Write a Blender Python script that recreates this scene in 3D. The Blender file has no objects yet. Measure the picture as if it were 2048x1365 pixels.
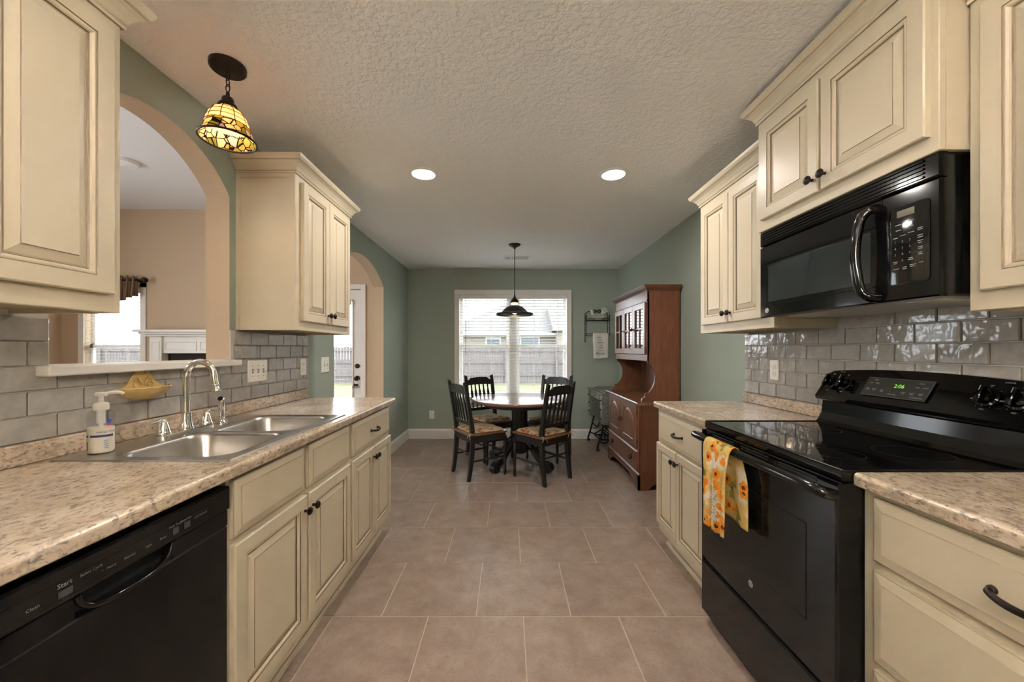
import bpy, bmesh, math, random
from mathutils import Vector, Matrix
random.seed(7)
S = bpy.context.scene
COL = S.collection
PI = math.pi

# ------------------------------------------------------------------ camera
cam_d = bpy.data.cameras.new('camera'); cam = bpy.data.objects.new('camera', cam_d); COL.objects.link(cam)
cam.location = (0, 0, 1.277); cam.rotation_euler = (PI/2, 0, 0)
cam_d.sensor_width = 36; cam_d.lens = 36*758/2048
cam_d.shift_x = 6/2048; cam_d.shift_y = 17.5/2048
cam_d.clip_start = .02; cam_d.clip_end = 300
S.camera = cam
# ------------------------------------------------------------------ world: bright overcast sky
W = bpy.data.worlds.new('overcast_sky'); S.world = W; W.use_nodes = True
bg = W.node_tree.nodes['Background']; bg.inputs[0].default_value = (.90, .95, 1.0, 1); bg.inputs[1].default_value = 2.7
# ------------------------------------------------------------------ exposure
S.view_settings.view_transform = 'Standard'; S.view_settings.look = 'None'
S.view_settings.exposure = 1.8; S.view_settings.gamma = 1.0
S.view_settings.use_curve_mapping = False
CAN_W = 3.6        # watts of each recessed can in view
NEAR_CAN_W = 1.4   # watts of the two over the near end of the aisle
FILL_GLOBE_W = 56.0     # watts of each globe added behind the camera as fill
LIVING_FILL_W = 5.0  # watts of the lamp added to the living room ceiling
WARM = (1, .94, .87)

# ------------------------------------------------------------------ materials
def nt(m): return m.node_tree.nodes, m.node_tree.links
def mk(name, col=(.8,.8,.8), rough=.5, metal=0, spec=.5, coat=0, coat_r=.05, trans=0, emit=None, estr=0, ior=1.45):
    m = bpy.data.materials.new(name); m.use_nodes = True
    b = m.node_tree.nodes['Principled BSDF']
    b.inputs['Base Color'].default_value = (*col, 1); b.inputs['Roughness'].default_value = rough
    b.inputs['Metallic'].default_value = metal; b.inputs['Specular IOR Level'].default_value = spec
    b.inputs['Coat Weight'].default_value = coat; b.inputs['Coat Roughness'].default_value = coat_r
    b.inputs['Transmission Weight'].default_value = trans; b.inputs['IOR'].default_value = ior
    if emit: b.inputs['Emission Color'].default_value = (*emit, 1); b.inputs['Emission Strength'].default_value = estr
    return m
def coords(m, scale=(1,1,1), kind='Object'):
    n, l = nt(m); tc = n.new('ShaderNodeTexCoord'); mp = n.new('ShaderNodeMapping')
    mp.inputs['Scale'].default_value = scale; l.new(tc.outputs[kind], mp.inputs[0]); return mp.outputs[0]
def noise(m, vec, scale, detail=4, rough=.55, dist=0):
    n, l = nt(m); t = n.new('ShaderNodeTexNoise'); t.inputs['Scale'].default_value = scale
    t.inputs['Detail'].default_value = detail; t.inputs['Roughness'].default_value = rough; t.inputs['Distortion'].default_value = dist
    l.new(vec, t.inputs['Vector']); return t.outputs[0]
def ramp(m, fac, stops, interp='LINEAR'):
    n, l = nt(m); r = n.new('ShaderNodeValToRGB'); r.color_ramp.interpolation = interp
    e = r.color_ramp.elements
    while len(e) < len(stops): e.new(.5)
    for i, (p, c) in enumerate(stops): e[i].position = p; e[i].color = (*c, 1)
    l.new(fac, r.inputs[0]); return r.outputs[0]
def mix(m, fac, a, b, mode='MIX'):
    n, l = nt(m); x = n.new('ShaderNodeMix'); x.data_type = 'RGBA'; x.blend_type = mode
    for s, i in ((fac, 0), (a, 6), (b, 7)):
        if isinstance(s, (int, float)): x.inputs[i].default_value = s
        elif isinstance(s, tuple): x.inputs[i].default_value = (*s, 1)
        else: l.new(s, x.inputs[i])
    return x.outputs[2]
def setc(m, out): m.node_tree.links.new(out, m.node_tree.nodes['Principled BSDF'].inputs['Base Color'])
def bump(m, h, strength=.3, dist=.01):
    n, l = nt(m); b = n.new('ShaderNodeBump'); b.inputs['Strength'].default_value = strength; b.inputs['Distance'].default_value = dist
    l.new(h, b.inputs['Height']); l.new(b.outputs[0], n['Principled BSDF'].inputs['Normal'])
def rnd(m):
    n, l = nt(m); return n.new('ShaderNodeObjectInfo').outputs['Random']
def mathn(m, op, a, b=0.0):
    n, l = nt(m); x = n.new('ShaderNodeMath'); x.operation = op
    for i, s in enumerate((a, b)):
        if isinstance(s, (int, float)): x.inputs[i].default_value = s
        else: l.new(s, x.inputs[i])
    return x.outputs[0]

M = {}
def cream_mat(name, c):
    m = mk(name, c, .38, spec=.4); v = coords(m)
    setc(m, mix(m, noise(m, v, 5, 3), tuple(x*.95 for x in c), tuple(min(1, x*1.04) for x in c)))
    return m
M['cream'] = cream_mat('cabinet_cream', (.58, .50, .365))
M['glaze'] = mk('cabinet_glaze', (.13, .085, .045), .5)
M['glaze2'] = mk('cabinet_glaze_light', (.34, .27, .17), .45)
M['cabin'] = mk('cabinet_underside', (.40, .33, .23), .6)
M['bronze'] = mk('dark_bronze', (.028, .021, .017), .38, .75)
# laminate worktop
m = mk('granite_laminate', rough=.22, spec=.5); v = coords(m)
v2 = coords(m, (1, .55, 1))
a = ramp(m, noise(m, v, 6, 4, .6), [(.30, (.42, .32, .22)), (.55, (.58, .46, .34)), (.75, (.66, .56, .45))])
f = ramp(m, noise(m, v2, 60, 4, .75, .4), [(.42, (1, 1, 1)), (.52, (0, 0, 0))])
a = mix(m, mathn(m, 'MULTIPLY', f, .60), a, (.27, .205, .16))
f2 = ramp(m, noise(m, v2, 120, 3, .65, .5), [(.36, (1, 1, 1)), (.43, (0, 0, 0))])
a = mix(m, mathn(m, 'MULTIPLY', f2, .70), a, (.10, .085, .08))
f3 = ramp(m, noise(m, v, 40, 3, .6), [(.62, (0, 0, 0)), (.72, (1, 1, 1))])
a = mix(m, mathn(m, 'MULTIPLY', f3, .5), a, (.72, .66, .58)); setc(m, a); M['granite'] = m
# glazed wall tile
m = mk('grey_glazed_tile', rough=.09, spec=.6, coat=.3, coat_r=.04); v = coords(m, (1, 1, 1), 'Object')
n_, l_ = nt(m); oi = n_.new('ShaderNodeObjectInfo'); ad = n_.new('ShaderNodeVectorMath'); ad.operation = 'ADD'
sc = n_.new('ShaderNodeVectorMath'); sc.operation = 'SCALE'; l_.new(oi.outputs['Location'], sc.inputs[0]); sc.inputs['Scale'].default_value = 7.3
l_.new(v, ad.inputs[0]); l_.new(sc.outputs[0], ad.inputs[1]); vv = ad.outputs[0]
a = ramp(m, noise(m, vv, 26, 4, .6), [(.3, (.30, .272, .242)), (.7, (.42, .388, .352))])
a = mix(m, .25, a, ramp(m, oi.outputs['Random'], [(0, (.27, .245, .22)), (1, (.46, .43, .395))])); setc(m, a)
bump(m, noise(m, vv, 16, 2, .5), .45, .012); M['tile'] = m
M['grout'] = mk('tile_grout', (.56, .53, .49), .85)
# floor tile
m = mk('brown_floor_tile', rough=.30, spec=.45); v = coords(m, kind='Object')
n_, l_ = nt(m); oi = n_.new('ShaderNodeObjectInfo'); ad = n_.new('ShaderNodeVectorMath'); ad.operation = 'ADD'
sc = n_.new('ShaderNodeVectorMath'); sc.operation = 'SCALE'; l_.new(oi.outputs['Location'], sc.inputs[0]); sc.inputs['Scale'].default_value = 3.7
l_.new(v, ad.inputs[0]); l_.new(sc.outputs[0], ad.inputs[1]); vv = ad.outputs[0]
a = ramp(m, noise(m, vv, 9, 5, .65), [(.28, (.205, .145, .112)), (.5, (.285, .212, .170)), (.72, (.355, .278, .230))])
f = ramp(m, noise(m, vv, 55, 4, .7, 1.6), [(.36, (1, 1, 1)), (.45, (0, 0, 0))]); a = mix(m, mathn(m, 'MULTIPLY', f, .45), a, (.11, .07, .05))
a = mix(m, .15, a, ramp(m, oi.outputs['Random'], [(0, (.16, .115, .085)), (1, (.34, .26, .21))])); setc(m, a)
bump(m, noise(m, vv, 30, 4, .6), .10, .006); M['floor'] = m
M['fgrout'] = mk('floor_grout', (.50, .40, .31), .9)
M['carpet'] = mk('tan_carpet', (.35, .27, .19), .95)
def wall_mat(name, c):
    m = mk(name, c, .75, spec=.25); v = coords(m); bump(m, noise(m, v, 90, 3), .12, .002); return m
M['green'] = wall_mat('sage_wall_paint', (.315, .360, .305))
M['tan'] = wall_mat('tan_wall_paint', (.53, .405, .28))
m = mk('textured_ceiling', (.88, .87, .86), .85, spec=.2); v = coords(m)
h = ramp(m, noise(m, v, 42, 3, .55, .3), [(.40, (0, 0, 0)), (.58, (1, 1, 1))]); bump(m, h, .42, .006); M['ceil'] = m
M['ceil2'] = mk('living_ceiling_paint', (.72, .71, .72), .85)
M['trim'] = mk('white_trim', (.76, .73, .68), .4)
M['vinyl'] = mk('window_vinyl', (.82, .82, .80), .4)
M['blind'] = mk('blind_slat_white', (.80, .79, .76), .45)
M['plastic'] = mk('ivory_plastic', (.80, .77, .70), .35)
M['slot'] = mk('plate_slot_shadow', (.12, .09, .06), .6)
M['black'] = mk('gloss_black_enamel', (.003, .003, .003), .10, spec=.4, coat=.1)
m = mk('satin_black_panel', (.0035, .003, .003), .32, spec=.25); M['blacks'] = m
M['bglass'] = mk('black_glass', (.004, .004, .004), .05, spec=.55)
M['mwglass'] = mk('microwave_window_glass', (.022, .026, .026), .12, spec=.65)
M['grey'] = mk('printed_grey', (.34, .34, .33), .6)
M['greyd'] = mk('printed_dim_grey', (.06, .06, .06), .6)
M['led'] = mk('green_led', (.05, .2, .02), .5, emit=(.25, .95, .05), estr=.30)
M['chrome'] = mk('chrome', (.80, .79, .77), .07, 1)
m = mk('brushed_steel', (.44, .415, .385), .30, 1); v = coords(m, (1, 30, 30)); bump(m, noise(m, v, 40, 2), .05, .002); M['steel'] = m
def wood(name, c0, c1, rough=.35, sc=(14, 14, 1.6), coat=.15):
    m = mk(name, c0, rough, coat=coat, coat_r=.2); v = coords(m, sc)
    g = noise(m, v, 3.2, 5, .6, .8); setc(m, ramp(m, g, [(.3, c0), (.7, c1)])); bump(m, g, .05, .003); return m
M['wood'] = wood('cherry_wood', (.085, .028, .013), (.155, .056, .026))
M['woodf'] = wood('cherry_wood_front', (.135, .052, .026), (.215, .090, .046), .30)
M['tabletop'] = wood('table_top_wood', (.15, .075, .048), (.23, .125, .085), .20, (16, 1.6, 16), .4)
M['chairblk'] = mk('worn_black_paint', (.011, .010, .0095), .33, spec=.45)
M['chairwood'] = wood('seat_rim_wood', (.13, .055, .025), (.22, .10, .045), .4)
m = mk('paisley_cushion', rough=.9, spec=.15); v = coords(m)
n_, l_ = nt(m); vo = n_.new('ShaderNodeTexVoronoi'); vo.inputs['Scale'].default_value = 34; l_.new(v, vo.inputs['Vector'])
wv = n_.new('ShaderNodeMath'); wv.operation = 'SINE'; ml = mathn(m, 'MULTIPLY', vo.outputs['Distance'], 42.0); l_.new(ml, wv.inputs[0])
a = ramp(m, wv.outputs[0], [(.25, (.40, .30, .17)), (.55, (.24, .21, .14)), (.8, (.42, .37, .27))])
a = mix(m, ramp(m, vo.outputs['Color'], [(.60, (0, 0, 0)), (.66, (1, 1, 1))]), a, mix(m, wv.outputs[0], (.26, .055, .03), (.36, .24, .10))); setc(m, a); M['cushion'] = m
M['tie'] = mk('cushion_tie', (.42, .29, .17), .9)
M['iron'] = mk('black_iron', (.012, .012, .012), .45, .4)
M['sewing'] = wood('grey_painted_wood', (.10, .105, .09), (.20, .205, .18), .4, (10, 2, 10))
M['whitewire'] = mk('white_wire', (.72, .70, .62), .5)
m = mk('white_cotton', (.70, .68, .63), .95, spec=.1); M['cotton'] = m
M['ink'] = mk('dark_ink', (.03, .028, .027), .8)
M['gold'] = mk('mustard_print', (.48, .29, .06), .8)
m = mk('sunflower_towel', rough=.95, spec=.1); v = coords(m)
n_, l_ = nt(m); vo = n_.new('ShaderNodeTexVoronoi'); vo.inputs['Scale'].default_value = 20; vo.inputs['Randomness'].default_value = .8; l_.new(v, vo.inputs['Vector'])
base = ramp(m, noise(m, v, 14, 2, .5), [(.36, (.70, .64, .52)), (.46, (.60, .43, .14)), (.60, (.55, .36, .12)), (.64, (.15, .17, .03))])
pet = ramp(m, noise(m, v, 55, 2), [(.35, (.62, .15, .012)), (.65, (.72, .30, .03))])
sel = ramp(m, vo.outputs['Color'], [(.36, (0, 0, 0)), (.42, (1, 1, 1))])
d = mathn(m, 'ADD', vo.outputs['Distance'], mathn(m, 'MULTIPLY', mathn(m, 'SUBTRACT', noise(m, v, 70, 2), .5), .35))
a = mix(m, mathn(m, 'MULTIPLY', mathn(m, 'LESS_THAN', d, .44), sel), base, pet)
a = mix(m, mathn(m, 'LESS_THAN', d, .17), a, (.085, .032, .014)); setc(m, a); M['towel'] = m
m = mk('printed_patch', rough=.95); v = coords(m)
a = ramp(m, noise(m, v, 170, 2, .6), [(.40, (.10, .09, .08)), (.5, (.60, .56, .48))]); a = mix(m, ramp(m, noise(m, v, 60, 1), [(.62, (0, 0, 0)), (.66, (1, 1, 1))]), a, (.55, .28, .10)); setc(m, a); M['patch'] = m
def glass_mat(name, tint=(1, 1, 1), refl=.10):
    m = bpy.data.materials.new(name); m.use_nodes = True; n, l = nt(m); n.clear()
    o = n.new('ShaderNodeOutputMaterial'); t = n.new('ShaderNodeBsdfTransparent'); t.inputs[0].default_value = (*tint, 1)
    g = n.new('ShaderNodeBsdfGlossy'); g.inputs['Roughness'].default_value = .02
    fr = n.new('ShaderNodeFresnel'); fr.inputs[0].default_value = 1.45
    x = n.new('ShaderNodeMixShader'); ge = n.new('ShaderNodeNewGeometry'); l.new(mathn(m, 'MULTIPLY', fr.outputs[0], mathn(m, 'SUBTRACT', 1.0, ge.outputs['Backfacing'])), x.inputs[0]); l.new(t.outputs[0], x.inputs[1]); l.new(g.outputs[0], x.inputs[2]); l.new(x.outputs[0], o.inputs[0]); return m
M['glass'] = glass_mat('window_glass'); M['hglass'] = glass_mat('hutch_glass', (.75, .75, .75))
M['clear'] = glass_mat('clear_bottle', (.93, .94, .95))
M['soap'] = mk('milky_soap', (.80, .72, .56), .35)
M['pump'] = mk('white_pump_plastic', (.80, .76, .70), .35)
M['navy'] = mk('navy_print', (.02, .022, .10), .5); M['bluelogo'] = mk('blue_print', (.02, .10, .45), .5); M['redlogo'] = mk('red_print', (.55, .05, .06), .5)
M['ceramic'] = mk('yellow_ceramic', (.58, .40, .15), .25, coat=.4)
def shade_glass(name, c, kind=0):
    m = bpy.data.materials.new(name); m.use_nodes = True; n, l = nt(m); n.clear()
    o = n.new('ShaderNodeOutputMaterial'); t = n.new('ShaderNodeBsdfTranslucent'); d = n.new('ShaderNodeBsdfDiffuse'); x = n.new('ShaderNodeMixShader'); x.inputs[0].default_value = .35
    tc = n.new('ShaderNodeTexCoord')
    if kind:
        vo = n.new('ShaderNodeTexVoronoi'); vo.inputs['Scale'].default_value = 34; l.new(tc.outputs['Object'], vo.inputs['Vector'])
        ve = n.new('ShaderNodeTexVoronoi'); ve.feature = 'DISTANCE_TO_EDGE'; ve.inputs['Scale'].default_value = 34; l.new(tc.outputs['Object'], ve.inputs['Vector'])
        cc = ramp(m, vo.outputs['Color'], [(.25, (.30, .26, .06)), (.38, (.72, .52, .30)), (.5, (.42, .34, .08)), (.62, (.55, .42, .40)), (.74, (.75, .55, .33))], 'CONSTANT')
        cc = mix(m, mathn(m, 'LESS_THAN', ve.outputs['Distance'], .055), cc, (.015, .01, .008))
        l.new(cc, t.inputs[0]); l.new(cc, d.inputs[0])
    else:
        nz = noise(m, tc.outputs['Object'], 30, 3)
        cc = ramp(m, nz, [(.3, tuple(q*.9 for q in c)), (.7, c)]); l.new(cc, t.inputs[0]); l.new(cc, d.inputs[0])
    l.new(t.outputs[0], x.inputs[1]); l.new(d.outputs[0], x.inputs[2]); l.new(x.outputs[0], o.inputs[0]); return m
M['panel'] = shade_glass('cream_art_glass', (.95, .68, .42)); M['leaf'] = shade_glass('leaf_art_glass', (1, 1, 1), 1)
M['lens'] = mk('lit_lens', (1, 1, 1), .5, emit=(1, .95, .86), estr=2.2)
M['bulb'] = mk('lit_bulb', (1, 1, 1), .5, emit=(1, .78, .5), estr=4.0)
M['frost'] = mk('lit_socket_glass', (.9, .8, .7), .5, emit=(1, .82, .62), estr=.32)
m = mk('valance_stripe', rough=.95, spec=.1); v = coords(m); n_, l_ = nt(m); uvn = n_.new('ShaderNodeUVMap'); wv = n_.new('ShaderNodeTexWave'); wv.inputs['Scale'].default_value = 16; l_.new(uvn.outputs[0], wv.inputs['Vector'])
setc(m, ramp(m, wv.outputs[0], [(.25, (.11, .065, .04)), (.5, (.17, .06, .04)), (.75, (.22, .16, .10))])); M['valance'] = m
m = mk('roof_shingle', rough=.9); v = coords(m, (2, 2, 7)); setc(m, ramp(m, noise(m, v, 3, 4, .7), [(.3, (.085, .085, .087)), (.7, (.125, .125, .127))])); M['shingle'] = m
M['siding'] = mk('beige_siding', (.19, .175, .15), .8); M['fascia'] = mk('white_fascia', (.50, .50, .50), .7)
m = mk('weathered_fence', rough=.9); v = coords(m, (8, 1, .6)); setc(m, ramp(m, noise(m, v, 2, 4, .7), [(.3, (.070, .060, .060)), (.7, (.15, .137, .137))])); M['fence'] = m
m = mk('lawn', rough=.95); v = coords(m); setc(m, ramp(m, noise(m, v, 4, 4), [(.3, (.07, .08, .035)), (.7, (.12, .115, .06))])); M['lawn'] = m
M['firebox'] = mk('firebox_dark', (.02, .014, .011), .9)
M['drk'] = mk('dark_void', (.01, .01, .01), .9)
M['bluepane'] = mk('house_window_glass', (.08, .11, .125), .2)
M['lens2'] = mk('lit_diffuser', (1, 1, 1), .5, emit=(1, .9, .78), estr=1.0)
M['dglass'] = mk('display_glass', (.030, .029, .027), .22, spec=.5)
M['badge'] = mk('silver_badge', (.62, .62, .62), .3, .3)
M['amber'] = mk('unlit_amber_window', (.07, .055, .025), .25)
M['frostoff'] = mk('frosted_lens', (.6, .58, .5), .5)
M['shade'] = mk('hammered_dark_metal', (.020, .017, .014), .32, .7)
M['opal'] = shade_glass('opal_globe_glass', (.95, .93, .90))
M['burner'] = mk('faint_burner_print', (.018, .018, .018), .35)
# ------------------------------------------------------------------ mesh helpers
class MB:
    def __init__(s): s.v = []; s.f = []; s.m = []; s.s = []; s.T = None
    def add(s, vs, fs, mi=0, smooth=False):
        o = len(s.v)
        s.v += [tuple(s.T @ Vector(p)) if s.T is not None else tuple(p) for p in vs]
        for f in fs: s.f.append([i+o for i in f]); s.m.append(mi); s.s.append(smooth)
        return s
    def box(s, x0, x1, y0, y1, z0, z1, mi=0, b=0):
        if x0 > x1: x0, x1 = x1, x0
        if y0 > y1: y0, y1 = y1, y0
        if z0 > z1: z0, z1 = z1, z0
        b = min(b, (x1-x0)*.45, (y1-y0)*.45, (z1-z0)*.45)
        if b <= 0:
            vs = [(x, y, z) for x in (x0, x1) for y in (y0, y1) for z in (z0, z1)]
            return s.add(vs, [(0,1,3,2),(4,6,7,5),(0,4,5,1),(2,3,7,6),(0,2,6,4),(1,5,7,3)], mi)
        vs = []; idx = {}
        for i, x in enumerate((x0, x1)):
            for j, y in enumerate((y0, y1)):
                for k, z in enumerate((z0, z1)):
                    sx, sy, sz = (1, -1)[i]*b, (1, -1)[j]*b, (1, -1)[k]*b
                    idx[i,j,k,0] = len(vs); vs.append((x, y+sy, z+sz))
                    idx[i,j,k,1] = len(vs); vs.append((x+sx, y, z+sz))
                    idx[i,j,k,2] = len(vs); vs.append((x+sx, y+sy, z))
        fs = []
        for i in (0, 1):
            fs.append([idx[i,0,0,0], idx[i,1,0,0], idx[i,1,1,0], idx[i,0,1,0]])
            fs.append([idx[0,i,0,1], idx[1,i,0,1], idx[1,i,1,1], idx[0,i,1,1]])
            fs.append([idx[0,0,i,2], idx[1,0,i,2], idx[1,1,i,2], idx[0,1,i,2]])
        for i in (0, 1):
            for j in (0, 1):
                fs.append([idx[i,j,0,0], idx[i,j,1,0], idx[i,j,1,1], idx[i,j,0,1]])
                fs.append([idx[i,0,j,0], idx[i,1,j,0], idx[i,1,j,2], idx[i,0,j,2]])
                fs.append([idx[0,i,j,1], idx[1,i,j,1], idx[1,i,j,2], idx[0,i,j,2]])
        for i in (0, 1):
            for j in (0, 1):
                for k in (0, 1): fs.append([idx[i,j,k,0], idx[i,j,k,1], idx[i,j,k,2]])
        return s.add(vs, fs, mi)
    def prism(s, poly, a0, a1, axis='y', mi=0, smooth=False):
        n = len(poly)
        def P(p, a): return {'x': (a, p[0], p[1]), 'y': (p[0], a, p[1]), 'z': (p[0], p[1], a)}[axis]
        vs = [P(p, a0) for p in poly] + [P(p, a1) for p in poly]
        s.add(vs, [(i, (i+1) % n, n+(i+1) % n, n+i) for i in range(n)], mi, smooth)
        s.add([P(p, a0) for p in poly], [list(range(n))[::-1]], mi); s.add([P(p, a1) for p in poly], [list(range(n))], mi)
        return s
    def lathe(s, prof, c=(0,0,0), axis='z', n=20, mi=0, smooth=True, a0=0, a1=2*PI, sx=1, sy=1):
        full = abs(a1-a0-2*PI) < 1e-6; k = n if full else n+1
        vs = []; fs = []
        for r, h in prof:
            for i in range(k):
                a = a0+(a1-a0)*i/n; x, y = r*math.cos(a)*sx, r*math.sin(a)*sy
                p = {'z': (x, y, h), 'x': (h, x, y), 'y': (x, h, y), '-x': (-h, x, y)}[axis]
                vs.append((p[0]+c[0], p[1]+c[1], p[2]+c[2]))
        for j in range(len(prof)-1):
            for i in range(n):
                i2 = (i+1) % k
                fs.append((j*k+i, j*k+i2, (j+1)*k+i2, (j+1)*k+i))
        return s.add(vs, fs, mi, smooth)
    def tube(s, pts, r, n=8, closed=False, mi=0, caps=True, flat=None):
        pts = [Vector(p) for p in pts]; N = len(pts)
        rs = r if isinstance(r, (list, tuple)) else [r]*N
        vs = []; fs = []; up = None
        for i, p in enumerate(pts):
            if closed: t = pts[(i+1) % N]-pts[i-1]
            else: t = pts[min(i+1, N-1)]-pts[max(i-1, 0)]
            if t.length < 1e-9: t = Vector((0, 0, 1))
            t.normalize()
            if up is None:
                up = Vector((0, 0, 1)) if abs(t.z) < .9 else Vector((1, 0, 0))
            a = (up-t*up.dot(t))
            if a.length < 1e-6: a = t.orthogonal()
            a.normalize(); b = t.cross(a); up = a
            for k in range(n):
                q = 2*PI*k/n; f1 = flat if flat else 1
                vs.append(p+a*math.cos(q)*rs[i]+b*math.sin(q)*rs[i]*f1)
        R = N if closed else N-1
        for i in range(R):
            j = (i+1) % N
            for k in range(n): fs.append((i*n+k, i*n+(k+1) % n, j*n+(k+1) % n, j*n+k))
        s.add(vs, fs, mi, True)
        if not closed and caps:
            s.add([vs[k] for k in range(n)], [list(range(n))[::-1]], mi); s.add([vs[(N-1)*n+k] for k in range(n)], [list(range(n))], mi)
        return s
    def loft(s, rings, mi=0, smooth=True, cap0=True, cap1=True, closed=True):
        n = len(rings[0]); vs = [p for r in rings for p in r]; fs = []
        for j in range(len(rings)-1):
            for i in range(n if closed else n-1): fs.append((j*n+i, j*n+(i+1) % n, (j+1)*n+(i+1) % n, (j+1)*n+i))
        s.add(vs, fs, mi, smooth)
        if cap0: s.add(rings[0], [list(range(n))[::-1]], mi)
        if cap1: s.add(rings[-1], [list(range(n))], mi)
        return s
    def panel(s, u0, u1, v0, v1, prof):
        """nested rectangles: prof = [(inset, n, material)], in u,v,n space through s.T"""
        pr = None
        for k, (d, h, mi) in enumerate(prof):
            r = [(u0+d, v0+d, h), (u1-d, v0+d, h), (u1-d, v1-d, h), (u0+d, v1-d, h)]
            if pr: s.add(pr+r, [(i, (i+1) % 4, 4+(i+1) % 4, 4+i) for i in range(4)], mi)
            pr = r
        s.add(pr, [(0, 1, 2, 3)], prof[-1][2]); return s
    def text(s, body, size, u=0, v=0, n=0, mi=0, align='CENTER'):
        vs, fs = text_mesh(body, size, align); return s.add([(p[0]+u, p[1]+v, p[2]+n) for p in vs], fs, mi)

_tc = {}
def text_mesh(body, size, align):
    k = (body, size, align)
    if k in _tc: return _tc[k]
    c = bpy.data.curves.new('t', 'FONT'); c.body = body; c.size = size; c.align_x = align; c.align_y = 'CENTER'; c.resolution_u = 2
    o = bpy.data.objects.new('t', c); COL.objects.link(o); dg = bpy.context.evaluated_depsgraph_get(); dg.update()
    me = o.evaluated_get(dg).to_mesh()
    r = ([tuple(p.co) for p in me.vertices], [list(p.vertices) for p in me.polygons])
    o.evaluated_get(dg).to_mesh_clear(); bpy.data.objects.remove(o); bpy.data.curves.remove(c)
    _tc[k] = r; return r

def frame(o, u, v, n):
    return Matrix(((u[0], v[0], n[0], o[0]), (u[1], v[1], n[1], o[1]), (u[2], v[2], n[2], o[2]), (0, 0, 0, 1)))
def FL(x, y=0, z=0): return frame((x, y, z), (0, 1, 0), (0, 0, 1), (1, 0, 0))      # faces the aisle from the left: u=+y
def FR(x, y=0, z=0): return frame((x, y, z), (0, -1, 0), (0, 0, 1), (-1, 0, 0))    # faces the aisle from the right: u=-y
def FB(y, x=0, z=0): return frame((x, y, z), (1, 0, 0), (0, 0, 1), (0, -1, 0))     # faces the camera

def mesh(name, mb, mats):
    me = bpy.data.meshes.new(name); me.from_pydata(mb.v, [], mb.f)
    if not isinstance(mats, (list, tuple)): mats = [mats]
    for m in mats: me.materials.append(M[m])
    me.polygons.foreach_set('material_index', mb.m); me.polygons.foreach_set('use_smooth', mb.s)
    bm = bmesh.new(); bm.from_mesh(me); bmesh.ops.remove_doubles(bm, verts=bm.verts, dist=1e-6); bmesh.ops.recalc_face_normals(bm, faces=bm.faces); bm.to_mesh(me); bm.free()
    if any(mb.s): me.set_sharp_from_angle(angle=math.radians(40))
    me.update(); return me
def put(o, parent):
    if parent is not None:
        o.parent = parent
        if parent.type == 'EMPTY': o.matrix_parent_inverse = Matrix.Translation(-Vector(parent.location))
    return o
def obj(name, mb, mats, parent=None):
    o = bpy.data.objects.new(name, mesh(name, mb, mats) if isinstance(mb, MB) else mb); COL.objects.link(o); return put(o, parent)
def tag(o, label, cat, group=None):
    o['label'] = label; o['category'] = cat
    if group: o['group'] = group
    return o
def thing(name, label, cat, loc=(0,0,0), group=None):
    o = bpy.data.objects.new(name, None); COL.objects.link(o); o.location = loc; o.empty_display_size = .1
    return tag(o, label, cat, group)
def struct(name, mb, mats, label, parent=None):
    o = obj(name, mb, mats, parent)
    if parent is None: o['kind'] = 'structure'; o['label'] = label
    return o
def copy_tree(o, parent=None):
    c = o.copy(); COL.objects.link(c); c.parent = parent
    for ch in o.children: copy_tree(ch, c)
    return c
def arc(c, r, a0, a1, n): return [(c[0]+r*math.cos(a0+(a1-a0)*i/n), c[1]+r*math.sin(a0+(a1-a0)*i/n)) for i in range(n+1)]
def rrect(cx, cy, hx, hy, r, n=6):
    p = []
    for sx, sy, a in ((1, 1, 0), (-1, 1, PI/2), (-1, -1, PI), (1, -1, 1.5*PI)):
        p += arc((cx+sx*(hx-r), cy+sy*(hy-r)), r, a, a+PI/2, n)
    return p
def bez(p, n=12):
    out = []
    for i in range(n+1):
        t = i/n; q = [Vector(x) for x in p]
        while len(q) > 1: q = [q[k].lerp(q[k+1], t) for k in range(len(q)-1)]
        out.append(q[0])
    return out
def smooth_path(pts, n=6):
    P = [Vector(p) for p in pts]; out = []
    for i in range(len(P)-1):
        p0, p1, p2, p3 = P[max(i-1, 0)], P[i], P[i+1], P[min(i+2, len(P)-1)]
        for k in range(n):
            t = k/n; out.append(.5*((2*p1)+(p2-p0)*t+(2*p0-5*p1+4*p2-p3)*t*t+(3*p1-p0-3*p2+p3)*t*t*t))
    out.append(P[-1]); return out

# ------------------------------------------------------------------ room dimensions
XL, XR, YF, YN, H = -1.45, 1.572, 5.44, -2.6, 2.438
XLO = -1.572                     # living-room face of the left wall
LY, LX, LH = 4.78, -5.65, 3.05   # living room far wall, left wall, ceiling
CZ = .937                        # worktop height

# left wall with the arched pass-through and the arched doorway
OPS = [(1.187, 1.966, 1.195, 2.073, 2.265), (3.14, 4.38, 0, 2.0, 2.215)]
def arch_z(y, op):
    y0, y1, zb, zs, zt = op; c = (y0+y1)/2; w = (y1-y0)/2; r = zt-zs; R = (w*w+r*r)/(2*r)
    return zs+math.sqrt(max(0, R*R-(y-c)**2))-(R-r)
mb = MB()
def wcol(y0, y1, za0, za1, zb0, zb1, ends=(False, False), bot=True, top=True):
    a = [(XL, y0, za0), (XL, y1, za1), (XL, y1, zb1), (XL, y0, zb0)]; b = [(XLO, p[1], p[2]) for p in a]
    mb.add(a, [(0, 1, 2, 3)], 0); mb.add(b, [(3, 2, 1, 0)], 1)
    if bot: mb.add(a[:2]+b[:2], [(0, 2, 3, 1)], 1)
    if top: mb.add(a[2:]+b[2:], [(0, 2, 3, 1)], 1)
    if ends[0]: mb.add([a[0], a[3], b[3], b[0]], [(0, 1, 2, 3)], 1)
    if ends[1]: mb.add([a[1], a[2], b[2], b[1]], [(0, 1, 2, 3)], 1)
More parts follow.
